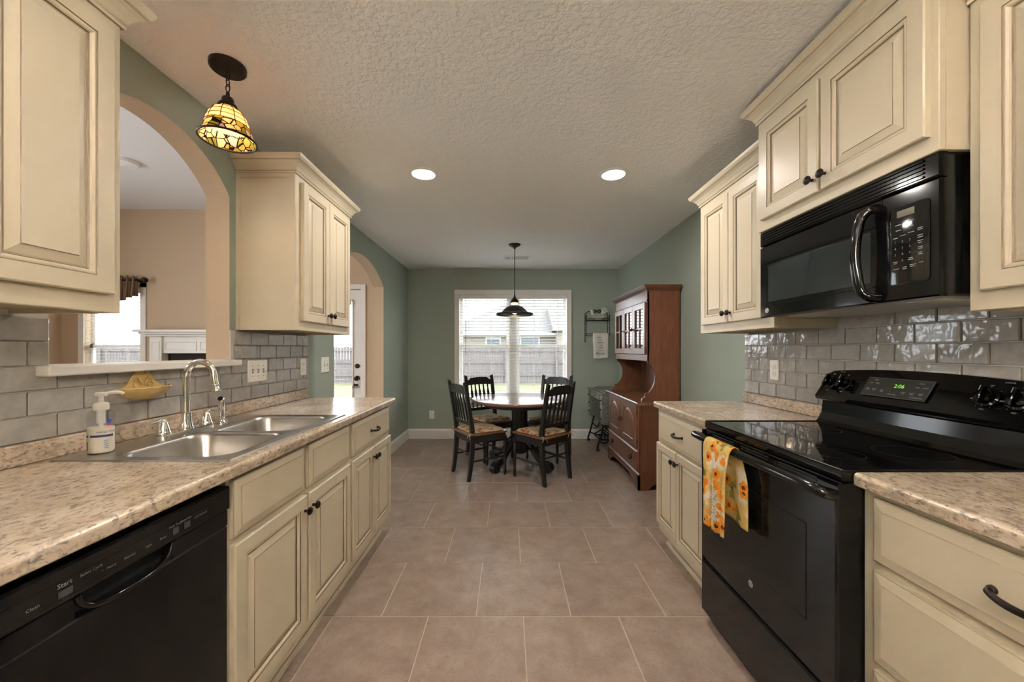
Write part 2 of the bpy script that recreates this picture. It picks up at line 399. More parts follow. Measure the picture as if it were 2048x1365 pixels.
wcol(YN, OPS[0][0], 0, 0, LH, LH, (True, False)); wcol(OPS[0][1], OPS[1][0], 0, 0, LH, LH); wcol(OPS[1][1], YF+.15, 0, 0, LH, LH, (False, True))
for op in OPS:
    y0, y1, zb, zs, zt = op; N = 28
    for i in range(N):
        a, b = y0+(y1-y0)*i/N, y0+(y1-y0)*(i+1)/N; wcol(a, b, arch_z(a, op), arch_z(b, op), LH, LH)
    if zb: wcol(y0, y1, 0, 0, zb, zb)
    for y in (y0, y1): mb.add([(XL, y, zb), (XL, y, zs), (XLO, y, zs), (XLO, y, zb)], [(0, 1, 2, 3)], 1)
wall_left = struct('wall_left', mb, ['green', 'tan'], 'sage green kitchen wall with an arched pass-through and arched doorway')
wall_right = struct('wall_right', MB().box(XR, XR+.12, YN, YF+.15, 0, LH), 'green', 'sage green wall behind the range and hutch')
# far wall with window hole
WX0, WX1, WZ0, WZ1 = -.725, .84, .60, 2.08
mb = MB(); T = YF+.15
mb.box(XLO, WX0, YF, T, 0, LH).box(WX1, XR+.12, YF, T, 0, LH).box(WX0, WX1, YF, T, 0, WZ0).box(WX0, WX1, YF, T, WZ1, LH)
wall_far = struct('wall_far', mb, 'green', 'sage green wall around the dining window')
struct('wall_near', MB().box(LX, XR+.12, YN-.12, YN, 0, LH), 'tan', 'wall behind the camera')
struct('ceiling', MB().box(XL, XR, YN, YF, H, H+.1), 'ceil', 'white textured kitchen ceiling')
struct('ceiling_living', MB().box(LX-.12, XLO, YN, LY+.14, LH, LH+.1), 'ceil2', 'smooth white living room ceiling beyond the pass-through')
# living room walls
LWX0, LWX1, LWZ0, LWZ1 = -5.36, -4.63, .62, 2.06
DX0, DX1, DZ = -2.78, -1.865, 2.04
mb = MB(); T = LY+.14
mb.box(LX-.12, LWX0, LY, T, 0, LH).box(LWX0, LWX1, LY, T, 0, LWZ0).box(LWX0, LWX1, LY, T, LWZ1, LH).box(LWX1, DX0, LY, T, 0, LH).box(DX0, DX1, LY, T, DZ, LH).box(DX1, XLO, LY, T, 0, LH)
struct('wall_living_far', mb, 'tan', 'tan living room wall with fireplace, window and back door')
mb = MB(); mb.box(LX-.12, LX, YN, -.6, 0, LH).box(LX-.12, LX, 2.6, LY, 0, LH).box(LX-.12, LX, -.6, 2.6, 0, .5).box(LX-.12, LX, -.6, 2.6, 2.3, LH)
struct('wall_living_left', mb, 'tan', 'tan living room side wall')
w3 = struct('added_window', MB().box(LX-.07, LX-.06, -.6, 2.6, .5, 2.3), 'glass', 'added unseen side window that lights the living room')  # window added out of view to let sky light into the living room
struct('floor_living', MB().box(LX, XLO, YN, LY, -.05, 0), 'carpet', 'tan living room floor')

# floor with individual tiles
P = .4555
fl = struct('floor', MB().box(XLO, XR+.12, YN, YF, -.06, -.0025), 'fgrout', 'brown tiled kitchen floor')
_fm = {}
def floor_tile(x0, x1, y0, y1):
    g = .0024; k = (round(x1-x0, 4), round(y1-y0, 4))
    if k not in _fm:
        hx, hy = k[0]/2-g, k[1]/2-g; _fm[k] = mesh('floor_tile', MB().box(-hx, hx, -hy, hy, -.008, 0, b=.0016), 'floor')
    o = bpy.data.objects.new('floor_tile', _fm[k]); COL.objects.link(o); o.location = ((x0+x1)/2, (y0+y1)/2, 0); o.parent = fl
for k in range(-5, 8):
    y0 = 1.816+P*k; y1 = min(y0+P, YF)
    if y1-y0 < .03: continue
    off = .297 if k % 2 == 0 else .069
    for n in range(-6, 6):
        x0 = off+P*n; x1 = x0+P
        lo, hi = (-.93, 1.06) if y0 < 2.2 else (XL, XR)
        if x1 <= lo or x0 >= hi: continue
        a, b = max(x0, XL), min(x1, XR)
        if b-a > .02: floor_tile(a, b, y0, y1)

# glazed wall tiles, one by one
TW, TH = .151, .0755
_tm = {}
def wall_tile(par, side, y0, y1, z0, z1):
    g = .0019; k = (side, round(y1-y0, 4), round(z1-z0, 4))
    if k not in _tm:
        hy, hz = k[1]/2-g, k[2]/2-g
        if side < 0: mb = MB().box(0, .011, -hy, hy, -hz, hz, b=.0028)
        else: mb = MB().box(-.011, 0, -hy, hy, -hz, hz, b=.0028)
        _tm[k] = mesh('wall_tile', mb, 'tile')
    o = bpy.data.objects.new('wall_tile', _tm[k]); COL.objects.link(o)
    o.location = (XL+.003 if side < 0 else XR-.003, (y0+y1)/2, (z0+z1)/2); o.parent = par
    o.rotation_euler = (0, random.uniform(-.006, .006), random.uniform(-.008, .008))
def tile_rows(par, side, segs_of_row, rows, shift):
    for r in range(rows):
        z0 = 1.0+TH*r
        for (a, b) in segs_of_row(r):
            o = (shift+(r % 2)*TW/2) % TW; n = int((a-o)//TW)-1
            while o+TW*n < b:
                y0, y1 = max(a, o+TW*n), min(b, o+TW*(n+1))
                if y1-y0 > .012: wall_tile(par, side, y0, y1, z0, z0+TH)
                n += 1
tile_rows(wall_left, -1, lambda r: [(.88, 2.72)] if r < 3 else [(.88, 1.187), (1.985, 2.72)], 5, 1.2075-TW*.0)
tile_rows(wall_right, 1, lambda r: [(.95, 2.508)] if r < 5 else [(.95, 1.80)], 6, 2.363)
obj('grout_bed', MB().box(XL, XL+.006, .88, 2.72, .93, 1.2265).box(XL, XL+.006, .88, 1.187, 1.2265, 1.40).box(XL, XL+.006, 1.966, 2.72, 1.2265, 1.379), 'grout', wall_left)
obj('grout_bed', MB().box(XR-.006, XR, .95, 2.508, .93, 1.379).box(XR-.006, XR, .95, 1.80, 1.379, 1.455), 'grout', wall_right)

# trims
def baseboard(name, mb, label): struct(name, mb, 'trim', label)
pf = [(0, 0), (.014, 0), (.014, .115), (.010, .13), (.004, .142), (0, .142)]
baseboard('baseboard_far', MB().prism([(YF-a, z) for a, z in pf], XL, XR, 'x'), 'white baseboard under the dining window')
baseboard('baseboard_left', MB().prism([(XL+a, z) for a, z in pf], 2.67, 3.14, 'y').prism([(XL+a, z) for a, z in pf], 4.38, YF, 'y'), 'white baseboard on the left wall beside the arched doorway')
baseboard('baseboard_right', MB().prism([(XR-a, z) for a, z in pf], 2.52, YF, 'y'), 'white baseboard on the right wall behind the hutch')
struct('trim_1', MB().box(XLO-.02, -1.395, 1.150, 1.985, 1.195, 1.2265, b=.004), 'trim', 'cream ledge at the foot of the pass-through')

# ---- dining window
win = struct('window_1', MB().box(WX0-.057, WX0+.012, YF-.018, YF, WZ0-.02, WZ1+.057, b=.003).box(WX1-.012, WX1+.057, YF-.018, YF, WZ0-.02, WZ1+.057, b=.003).box(WX0-.057, WX1+.057, YF-.019, YF, WZ1-.012, WZ1+.057, b=.003), 'trim', 'dining room double window in white casing')
obj('window_sill', MB().box(WX0-.075, WX1+.075, YF-.045, YF+.09, WZ0-.022, WZ0+.004, b=.004).box(WX0-.05, WX1+.05, YF-.014, YF, WZ0-.085, WZ0-.022, b=.003), 'trim', win)
obj('jamb', MB().box(WX0, WX0+.012, YF, YF+.14, WZ0, WZ1).box(WX1-.012, WX1, YF, YF+.14, WZ0, WZ1).box(WX0, WX1, YF, YF+.14, WZ1-.012, WZ1), 'vinyl', win)
obj('mullion', MB().box(0.0, .115, YF+.06, YF+.14, WZ0, WZ1, b=.003), 'vinyl', win)
for (a, b) in ((WX0+.012, 0.0), (.115, WX1-.012)):
    for (z0, z1, dy) in ((WZ0, 1.355, .085), (1.315, WZ1-.012, .11)):
        fr = MB(); t = .038
        fr.box(a, a+t, YF+dy, YF+dy+.025, z0, z1).box(b-t, b, YF+dy, YF+dy+.025, z0, z1).box(a+t, b-t, YF+dy, YF+dy+.025, z0, z0+t).box(a+t, b-t, YF+dy, YF+dy+.025, z1-t, z1)
        f = obj('sash', fr, 'vinyl', win); obj('pane', MB().box(a+t, b-t, YF+dy+.010, YF+dy+.014, z0+t, z1-t), 'glass', f)
def blind(name, label, x0, x1, yc, z0, z1, pitch, tilt, parent_loc, cords, wand, wide=.05):
    t = thing(name, label, 'blinds', parent_loc)
    obj('headrail', MB().box(x0, x1, yc-.03, yc+.03, z1-.055, z1, b=.004), 'blind', t)
    sm = mesh('slat', MB().box(x0+.006, x1-.006, -wide/2, wide/2, -.0014, .0014), 'blind')
    n = int((z1-.075-z0-.03)/pitch)
    for i in range(n):
        o = bpy.data.objects.new('slat', sm); COL.objects.link(o); o.location = (0, yc, z1-.08-pitch*i); o.rotation_euler = (tilt, 0, 0); put(o, t)
    zb = z1-.08-pitch*n
    obj('bottom_rail', MB().box(x0+.004, x1-.004, yc-.025, yc+.025, zb-.008, zb+.008, b=.003), 'blind', t)
    for c in cords:
        obj('ladder_cord', MB().tube([(c, yc-.026, z1-.06), (c, yc-.026, zb)], .0014, 5).tube([(c, yc+.026, z1-.06), (c, yc+.026, zb)], .0014, 5), 'trim', t)
    if wand: obj('tilt_wand', MB().tube([(wand[0], yc-.036, z1-.06), (wand[0], yc-.036, wand[1])], .0035, 6), 'iron', t)
    return t
bl = blind('window_blind', 'white slatted blind across the dining window', WX0+.014, WX1-.014, YF+.030, WZ0+.005, WZ1-.012, .0432, math.radians(-4), (.06, YF+.03, WZ0), (-.58, -.26, .36, .70), (-.62, 1.19))
# ------------------------------------------------------------------ outside
struct('ground', MB().box(-45, 45, YF+.15, 60, -.45, -.30), 'lawn', 'grass yard outside')
fe = thing('privacy_fence', 'weathered grey board fence across the back yard', 'fence', (0, 18, -.3))
pk = MB(); x = -30.0
while x < 22:
    h = 1.40+random.uniform(-.025, .025); pk.box(x, x+.128, 18, 18.02, -.3, h); x += .142
po = obj('pickets', pk, 'fence', fe); po['kind'] = 'stuff'
for z in (.02, .62, 1.20): obj('rail', MB().box(-30, 22, 17.955, 18, z, z+.09), 'fence', fe)
x = -29.0
while x < 22: obj('post', MB().box(x, x+.1, 17.90, 18.0, -.3, 1.42), 'fence', fe); x += 2.4
ho = thing('neighbour_house', 'single storey beige house with a grey hip roof beyond the fence', 'house', (6, 30, -.3))
obj('wall', MB().box(-4.2, 19, 26.5, 36, -.3, 2.45), 'siding', ho)
rp = [(-5.0, 26.0, 2.42), (20, 26.0, 2.42), (20, 37, 2.42), (-5.0, 37, 2.42)]; tp = [(1.0, 31.5, 5.65), (14.5, 31.5, 5.65)]
r = obj('roof', MB().add(rp+tp, [(0, 1, 5, 4), (1, 2, 5), (2, 3, 4, 5), (3, 0, 4), (3, 2, 1, 0)]), 'shingle', ho)
obj('fascia', MB().box(-5.02, 20, 25.93, 26.02, 2.26, 2.44), 'fascia', r)
# a projecting wing with its own roof on the right
obj('wing_wall', MB().box(3.2, 8.0, 25.2, 26.5, -.3, 2.55), 'siding', ho)
obj('wing_roof', MB().add([(2.9, 24.8, 2.52), (8.4, 24.8, 2.52), (8.4, 29, 4.6), (2.9, 29, 4.6), (2.9, 29, 2.52), (8.4, 29, 2.52)], [(0, 1, 2, 3), (0, 3, 4), (1, 5, 2), (0, 4, 5, 1), (3, 2, 5, 4)]), 'shingle', ho)
for (a, b, y, z0, z1) in ((-1.55, -.65, 26.5, .9, 2.05), (-4.1, -3.3, 26.5, .9, 2.05), (.85, 2.05, 26.5, .9, 2.1), (4.4, 5.6, 25.2, .9, 2.1)):
    w = obj('window', MB().box(a-.09, b+.09, y-.06, y, z0-.09, z1+.09), 'fascia', ho); obj('pane', MB().box(a, b, y-.075, y-.06, z0, z1), 'bluepane', w)
# ------------------------------------------------------------------ living room seen through the arches
lw = struct('window_2', MB().box(LWX0-.06, LWX0+.01, LY-.018, LY, LWZ0-.05, LWZ1+.06, b=.003).box(LWX1-.01, LWX1+.06, LY-.018, LY, LWZ0-.05, LWZ1+.06, b=.003).box(LWX0-.06, LWX1+.06, LY-.018, LY, LWZ1, LWZ1+.06, b=.003).box(LWX0-.06, LWX1+.06, LY-.04, LY, LWZ0-.05, LWZ0, b=.003), 'trim', 'living room window beside the fireplace')
for (z0, z1, dy) in ((LWZ0, 1.345, .07), (1.295, LWZ1, .095)):
    a, b, t = LWX0, LWX1, .04
    f = obj('sash', MB().box(a, a+t, LY+dy, LY+dy+.025, z0, z1).box(b-t, b, LY+dy, LY+dy+.025, z0, z1).box(a, b, LY+dy, LY+dy+.025, z0, z0+t).box(a, b, LY+dy, LY+dy+.025, z1-t, z1), 'vinyl', lw)
    obj('pane', MB().box(a+t, b-t, LY+dy+.01, LY+dy+.014, z0+t, z1-t), 'glass', f)
blind('window_blind', 'white slatted blind in the living room window under the valance', LWX0+.012, LWX1-.012, LY+.03, LWZ0+.01, LWZ1-.01, 0.046, math.radians(-4), (-5, LY+.03, LWZ0), (-5.13, -4.86), None)
va = thing('window_valance', 'brown striped gathered valance on a dark rod above the living room window', 'valance', (-5.0, LY-.09, 2.14))
me = bpy.data.meshes.new('fabric'); vs = []; fs = []; uv = []
NU, NV = 140, 10; x0, x1 = -5.55, -4.60
for j in range(NV+1):
    for i in range(NU+1):
        u = i/NU; t = j/NV; amp = .010+.022*t
        y = LY-.085-amp*math.sin(u*2*PI*13+.8*math.sin(u*19))-.01*t; xx = x0+(x1-x0)*u+.006*math.sin(u*60)*t
        scal = .33+.085*math.cos((u-.5)*2*PI*1.0)*1.0
        z = 2.185+.012*math.sin(u*2*PI*13)*(1-t)-t*scal
        vs.append((xx, y, z)); uv.append((u*1.0, t))
for j in range(NV):
    for i in range(NU): a = j*(NU+1)+i; fs.append((a, a+1, a+NU+2, a+NU+1))
me.from_pydata(vs, [], fs); ul = me.uv_layers.new(name='UVMap')
for lp in me.loops: ul.data[lp.index].uv = uv[lp.vertex_index]
for p in me.polygons: p.use_smooth = True
me.materials.append(M['valance']); fo = obj('fabric', me, None, va)
sd = fo.modifiers.new('thickness', 'SOLIDIFY'); sd.thickness = .003
obj('rod', MB().tube([(-5.62, LY-.085, 2.14), (-4.56, LY-.085, 2.14)], .011, 10), 'bronze', va)
for sx, xx in ((-1, -5.62), (1, -4.56)): obj('finial', MB().lathe([(0, 0), (.014, .0), (.016, .012), (.012, .02), (.030, .035), (.034, .05), (.026, .07), (.010, .082), (0, .085)], (xx, LY-.085, 2.14), 'x' if sx > 0 else '-x', 12), 'bronze', va)
for xx in (-5.5, -4.62): obj('bracket', MB().box(xx-.008, xx+.008, LY-.09, LY, 2.125, 2.155), 'bronze', va)
fp = thing('fireplace_mantel', 'white fireplace mantel with panelled frieze on the living room wall', 'fireplace', (-3.7, LY, 0))
obj('shelf', MB().box(-4.52, -2.90, LY-.24, LY-.002, 1.49, 1.52, b=.004).box(-4.49, -2.93, LY-.20, LY-.002, 1.465, 1.49, b=.006).box(-4.45, -2.97, LY-.16, LY-.002, 1.44, 1.465, b=.006), 'trim', fp)
obj('frieze', MB().box(-4.27, -3.15, LY-.10, LY-.002, 1.235, 1.44), 'trim', fp)
for x0 in (-4.42, -3.15):
    p = obj('pilaster', MB().box(x0, x0+.15, LY-.125, LY-.002, 0, 1.44, b=.004), 'trim', fp)
    q = MB(); q.T = FB(LY-.125); q.panel(x0+.025, x0+.125, .25, 1.38, [(0, 0, 0), (0, .006, 0), (.01, .006, 0), (.016, .001, 0), (.02, .001, 0)]); obj('panel_moulding', q, 'trim', p)
for (a, b) in ((-4.25, -3.86), (-3.82, -3.60), (-3.56, -3.17)):
    q = MB(); q.T = FB(LY-.10); q.panel(a, b, 1.265, 1.385, [(0, 0, 0), (0, .008, 0), (.012, .008, 0), (.02, .001, 0), (.025, .001, 0)]); obj('frieze_panel', q, 'trim', fp)
obj('firebox', MB().box(-4.26, -3.16, LY-.04, LY-.002, 0, 1.232), 'firebox', fp)
# back door with blinds
do = struct('door_1', MB().box(DX0, DX0+.115, LY+.03, LY+.075, .01, DZ-.01).box(DX1-.115, DX1-.004, LY+.03, LY+.075, .01, DZ-.01).box(DX0+.115, DX1-.115, LY+.03, LY+.075, .01, .24).box(DX0+.115, DX1-.115, LY+.03, LY+.075, 1.90, DZ-.01), 'trim', 'cream back door with full glass and blinds seen through the arched doorway')
obj('door_casing', MB().box(DX1, DX1+.062, LY-.018, LY, 0, DZ+.062, b=.004).box(DX0-.062, DX0, LY-.018, LY, 0, DZ+.062, b=.004).box(DX0, DX1, LY-.018, LY, DZ, DZ+.062, b=.004), 'trim', do)
obj('pane', MB().box(DX0+.115, DX1-.115, LY+.055, LY+.06, .24, 1.90), 'glass', do)
obj('glass_frame', MB().box(DX1-.125, DX1-.108, LY+.018, LY+.03, .23, 1.91, b=.003).box(DX0+.108, DX0+.125, LY+.018, LY+.03, .23, 1.91, b=.003).box(DX0+.108, DX1-.108, LY+.018, LY+.03, 1.895, 1.915, b=.003).box(DX0+.108, DX1-.108, LY+.018, LY+.03, .225, .245, b=.003), 'trim', do)
for z, rr in ((1.07, .030), (.915, .033)):
    o = obj('deadbolt' if z > 1 else 'door_knob', MB().lathe([(0, 0), (rr, 0), (rr, .008), (rr*.7, .014), (.012, .016)] + ([(.012, .03), (.026, .036), (.029, .05), (.022, .062), (0, .066)] if z < 1 else [(.012, .02), (0, .021)]), (0, 0, 0), 'z', 16), 'bronze', do)
    o.location = (DX1-.058, LY+.03, z); o.rotation_euler = (PI/2, 0, 0)
blind('door_blind', 'white slatted blind hanging on the back door glass', DX0+.13, DX1-.13, LY+.0, .26, 1.90, 0.046, math.radians(-4), (-2.3, LY, .25), (-2.55, -2.2), None, .04)
ks = thing('key_bunch', 'dark bunch of keys hanging from the back door knob', 'keys', (DX1-.058, LY-.03, .80))
kx = DX1-.058
obj('ring', MB().tube([(kx+.034*math.sin(a), LY-.012, .885-.034*(1-math.cos(a))*1.1+.034) for a in [2*PI*i/20 for i in range(20)]], .002, 6, True), 'chrome', ks)
for i in range(6):
    a = math.radians(-40+16*i); dx, dz = math.sin(a), -math.cos(a); cx, cz = kx+.01*dx, .848
    k = MB(); k.lathe([(0, -.0015), (.013, -.0015), (.013, .0015), (0, .0015)], (cx+dx*.015, LY-.014+.003*i-.012, cz+dz*.015), 'y', 12); k.tube([(cx+dx*.026, LY-.026+.003*i, cz+dz*.026), (cx+dx*.06, LY-.026+.003*i, cz+dz*.06)], .004, 4)
    obj('key', k, 'bronze', ks)
rl = tag(obj('downlight_ring', MB().lathe([(0, LH), (.10, LH), (.10, LH-.012), (.085, LH-.03), (.05, LH-.036), (0, LH-.036)], (-3.6, 3.56, 0), 'z', 24), 'vinyl'), 'unlit white recessed light ring on the living room ceiling', 'downlight')  # ring of a recessed light, built as a plain disc without a lamp

# ------------------------------------------------------------------ recessed lights
def can(x, y, label, group=None, w=CAN_W):
    t = thing('recessed_light', label, 'ceiling light', (x, y, H), group)
    obj('trim_ring', MB().lathe([(.072, H-.004), (.076, H-.010), (.088, H-.008), (.095, H-.001), (.095, H+.001)], (x, y, 0), 'z', 32), 'vinyl', t)
    obj('lens', MB().lathe([(0, H-.005), (.074, H-.005), (.074, H-.001)], (x, y, 0), 'z', 32), 'lens', t)
    ld = bpy.data.lights.new('can_light', 'AREA'); ld.shape = 'DISK'; ld.size = .14; ld.energy = w; ld.color = WARM
    lo = bpy.data.objects.new('can_light', ld); COL.objects.link(lo); lo.location = (x, y, H-.014); put(lo, t)
can(-.562, 2.493, 'lit round recessed ceiling light nearer the left cabinets')
can(.689, 2.50, 'lit round recessed ceiling light nearer the right cabinets')
can(-.56, .55, 'recessed ceiling light over the near end of the aisle, sink side', w=NEAR_CAN_W); can(.69, .55, 'recessed ceiling light over the near end of the aisle, range side', w=NEAR_CAN_W)
# globe lamps added behind the camera to brighten the kitchen and its ceiling
for y, nm in ((-.5, 'nearer'), (-1.8, 'farther')):
    t = thing('fill_globe', 'added white glass fill globe behind the camera, the %s of the two' % nm, 'pendant lamp', (0, y, 1.9), 'added fill globes behind the camera')
    obj('canopy', MB().lathe([(0, H-.001), (.06, H-.001), (.055, H-.02), (.01, H-.03), (0, H-.03)], (0, y, 0), 'z', 24), 'bronze', t)
    obj('rod', MB().tube([(0, y, H-.02), (0, y, 2.03)], .006, 8), 'bronze', t)
    obj('globe', MB().lathe([(.11*math.sin(PI*i/14), 1.9+.11*math.cos(PI*i/14)) for i in range(15)], (0, y, 0), 'z', 28), 'opal', t)
    ld = bpy.data.lights.new('fill_globe_light', 'POINT'); ld.energy = FILL_GLOBE_W; ld.color = WARM; ld.shadow_soft_size = .05
    lo = bpy.data.objects.new('fill_globe_light', ld); COL.objects.link(lo); lo.location = (0, y, 1.9); put(lo, t)
# ceiling light added out of view to brighten the living room
t = thing('fill_ceiling_light', 'added unseen ceiling light that brightens the living room', 'ceiling light', (-3.8, 1.0, LH))
obj('bowl', MB().lathe([(.30, LH-.001), (.30, LH-.03), (.22, LH-.09), (.1, LH-.115), (0, LH-.12)], (-3.8, 1.0, 0), 'z', 28), 'lens2', t)
ld = bpy.data.lights.new('fill_bowl_light', 'AREA'); ld.shape = 'DISK'; ld.size = .5; ld.energy = LIVING_FILL_W; ld.color = WARM
lo = bpy.data.objects.new('fill_bowl_light', ld); COL.objects.link(lo); lo.location = (-3.8, 1.0, LH-.14); put(lo, t)

# ------------------------------------------------------------------ cabinets
DOOR = [(0, 0, 0), (0, .0165, 0), (.0035, .020, 0), (.046, .020, 0), (.0475, .0178, 1), (.0495, .0178, 2), (.053, .0185, 0), (.0575, .0155, 0), (.0595, .0115, 0), (.062, .0085, 1), (.066, .0085, 2), (.088, .0165, 0), (.0895, .0182, 1), (.0905, .0182, 0)]
DRAW = [(0, 0, 0), (0, .0115, 0), (.003, .0135, 2), (.005, .014, 0), (.027, .0178, 0), (.0285, .020, 2), (.030, .020, 0)]
CG = ['cream', 'glaze', 'glaze2']
def knob(Tm, u, v, n):
    k = MB(); k.T = Tm; k.lathe([(0, n), (.006, n), (.0055, n+.010), (.009, n+.013), (.0155, n+.018), (.0165, n+.023), (.012, n+.028), (.004, n+.0305), (0, n+.031)], (u, v, 0), 'z', 14); return k
def pull(Tm, u, v, n, L=.105):
    k = MB(); k.T = Tm; p = smooth_path([(u-L/2, v, n), (u-L/2+.004, v-.001, n+.016), (u-L/4, v-.004, n+.025), (u, v-.005, n+.028), (u+L/4, v-.004, n+.025), (u+L/2-.004, v-.001, n+.016), (u+L/2, v, n)], 5)
    N = len(p); k.tube(p, [.0048+.0022*math.sin(PI*i/(N-1)) for i in range(N)], 8)
    for s in (-1, 1): k.lathe([(0, n), (.009, n), (.008, n+.005), (.004, n+.008)], (u+s*L/2, v, 0), 'z', 10)
    return k
def cab_door(par, Tm, u0, u1, v0, v1, ku, kv, narrow=1.0):
    d = MB(); d.T = Tm; d.panel(u0, u1, v0, v1, [(i*narrow, h, mi) for i, h, mi in DOOR]); o = obj('door', d, CG, par)
    if ku is not None: obj('knob', knob(Tm, ku, kv, .020), 'bronze', o)
    return o
def drawer(par, Tm, u0, u1, v0, v1, handle=True, name='drawer'):
    d = MB(); d.T = Tm; d.panel(u0, u1, v0, v1, DRAW); o = obj(name, d, CG, par)
    if handle: obj('pull', pull(Tm, (u0+u1)/2, (v0+v1)/2, .020), 'bronze', o)
    return o
CROWN = [(0, -.012, 0), (.007, -.012, 2), (.009, -.004, 0), (.006, 0, 2), (.011, .004, 0), (.017, .018, 0), (.029, .034, 0), (.040, .042, 0), (.043, .046, 2), (.047, .048, 0), (.054, .060, 0), (.056, .072, 0), (0, .072, 0)]
def crown(par, side, xw, xf, y0, y1, z, r0=True, r1=True, out=1.0):
    s = 1 if side < 0 else -1; c = MB(); pr = None
    for d, h, mi in CROWN:
        d *= out; a = y0-d if r0 else y0; b = y1+d if r1 else y1
        r = [(xw, a, z+h), (xf+s*d, a, z+h), (xf+s*d, b, z+h), (xw, b, z+h)]
        if pr: c.add(pr+r, [(i, i+1, 4+i+1, 4+i) for i in range(3)], mi)
        pr = r
    c.add(pr, [(0, 1, 2, 3)], 0)
    return obj('crown_moulding', c, CG, par)
def upper(side, y0, y1, xf, z0, z1, doors, dz0, dz1, label, crown_z, r0=True, r1=True, knobs=(), rail=True):
    xw = XL if side < 0 else XR; s = 1 if side < 0 else -1; F = FL if side < 0 else FR
    t = thing('wall_cabinet', label, 'cabinet', ((xw+xf)/2, (y0+y1)/2, z0))
    e = .0015; xw2 = xw+s*.001
    b = MB().box(xw2+s*.0005, xf-s*.0195, y0+.0162, y1-.0162, z0+.018, z1-.0005)          # carcass, bottom panel recessed
    b.box(xw2, xf-s*.019, y0+e, y0+.016, z0, z1).box(xw2, xf-s*.019, y1-.016, y1-e, z0, z1)
    obj('carcass', b, 'cream', t)
    f = MB().box(xf-s*.019, xf, y0+e, y1-e, z0, z1, b=.002); obj('face_frame', f, 'cream', t)
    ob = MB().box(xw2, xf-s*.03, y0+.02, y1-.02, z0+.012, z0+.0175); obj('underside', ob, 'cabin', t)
    Tm = F(xf)
    for (a, b_), kn in zip(doors, knobs):
        u0, u1 = (a, b_) if side < 0 else (-b_, -a)
        ku = None if kn is None else (kn if side < 0 else -kn); cab_door(t, Tm, u0, u1, dz0, dz1, ku, dz0+.052, 1.0)
    crown(t, side, xw2, xf, y0+e, y1-e, crown_z, r0, r1); return t
LFX = -1.134; RFX = 1.256
ca = upper(-1, 2.013, 2.703, LFX, 1.382, 2.236, [(2.06, 2.355), (2.361, 2.66)], 1.433, 2.186, 'cream glazed wall cabinet with two doors between the arches', 2.228, knobs=(2.333, 2.383))
obj('scribe_strip', MB().box(XL+.001, XL+.022, 2.009, 2.0145, 1.382, 2.215).box(LFX-.030, LFX-.0005, 2.009, 2.0145, 1.382, 2.215), 'cream', ca)
obj('scribe_strip', MB().box(XL+.022, LFX-.03, 2.009, 2.0145, 2.195, 2.215), 'cream', ca)
upper(-1, .44, 1.108, LFX, 1.382, 2.236, [(.475, .770), (.778, 1.074)], 1.433, 2.186, 'cream glazed wall cabinet above the dishwasher end of the sink counter', 2.228, knobs=(.745, None))
upper(1, 1.793, 2.486, RFX, 1.382, 2.236, [(1.845, 2.139), (2.145, 2.441)], 1.433, 2.170, 'cream glazed wall cabinet beside the hutch side of the microwave', 2.218, r0=False, knobs=(2.117, 2.167))
upper(1, 1.036, 1.792, 1.178, 1.8262, 2.352, [(1.058, 1.412), (1.424, 1.752)], 1.872, 2.297, 'deeper cream glazed cabinet above the black microwave', 2.347, knobs=(1.389, 1.447))
upper(1, .38, 1.035, RFX, 1.382, 2.236, [(.42, .705), (.712, .998)], 1.433, 2.186, 'cream glazed wall cabinet at the near side of the microwave', 2.228, r1=False, knobs=(.68, .737))

def base(side, y0, y1, xf, label, z1=CZ-.039):
    xw = XL if side < 0 else XR; s = 1 if side < 0 else -1
    t = thing('base_cabinet', label, 'cabinet', ((xw+xf)/2, (y0+y1)/2, 0)); e = .0015
    obj('carcass', MB().box(xw+s*.001, xf-s*.019, y0+e, y1-e, .105, z1-.0005 if z1 > .5 else z1), 'cream', t)
    obj('face_frame', MB().box(xf-s*.019, xf, y0+e, y1-e, .105, z1-.0005, b=.0015), 'cream', t)
    obj('toe_kick', MB().box(xf-s*.075, xf-s*.06, y0+e, y1-e, .001, .105).prism([(xf-s*.06, .001), (xf-s*.046, .001), (xf-s*.048, .012), (xf-s*.056, .02), (xf-s*.06, .02)], y0+e, y1-e, 'y'), 'cream', t)
    return t
LBX, RBX = -.842, .985
# sink base: open carcass so the bowls hang inside it
t = thing('base_cabinet', 'cream sink base cabinet with two doors and false drawer fronts', 'cabinet', (-1.15, 1.555, 0))
obj('carcass', MB().box(XL+.001, LBX-.019, 1.1265, 1.142, .105, CZ-.0395).box(XL+.001, LBX-.019, 1.970, 1.9835, .105, CZ-.0395).box(XL+.001, LBX-.019, 1.142, 1.970, .105, .12), 'cream', t)
obj('face_frame', MB().box(LBX-.019, LBX, 1.1265, 1.9835, .105, CZ-.0395, b=.0015), 'cream', t)
obj('toe_kick', MB().box(LBX-.075, LBX-.06, 1.1265, 1.9835, .001, .105).prism([(LBX-.06, .001), (LBX-.046, .001), (LBX-.048, .012), (LBX-.056, .02), (LBX-.06, .02)], 1.1265, 1.9835, 'y'), 'cream', t)
Tm = FL(LBX)
drawer(t, Tm, 1.140, 1.535, .706, .884, False, 'false_front'); drawer(t, Tm, 1.566, 1.968, .706, .884, False, 'false_front')
cab_door(t, Tm, 1.140, 1.545, .155, .686, 1.525, .628); cab_door(t, Tm, 1.566, 1.968, .155, .686, 1.588, .628)
t = base(-1, 1.985, 2.655, LBX, 'cream base cabinet with one drawer at the arched doorway end of the sink counter')
drawer(t, Tm, 2.000, 2.620, .706, .884); cab_door(t, Tm, 2.003, 2.318, .155, .686, 2.298, .628, .86); cab_door(t, Tm, 2.326, 2.640, .155, .686, 2.346, .628, .86)
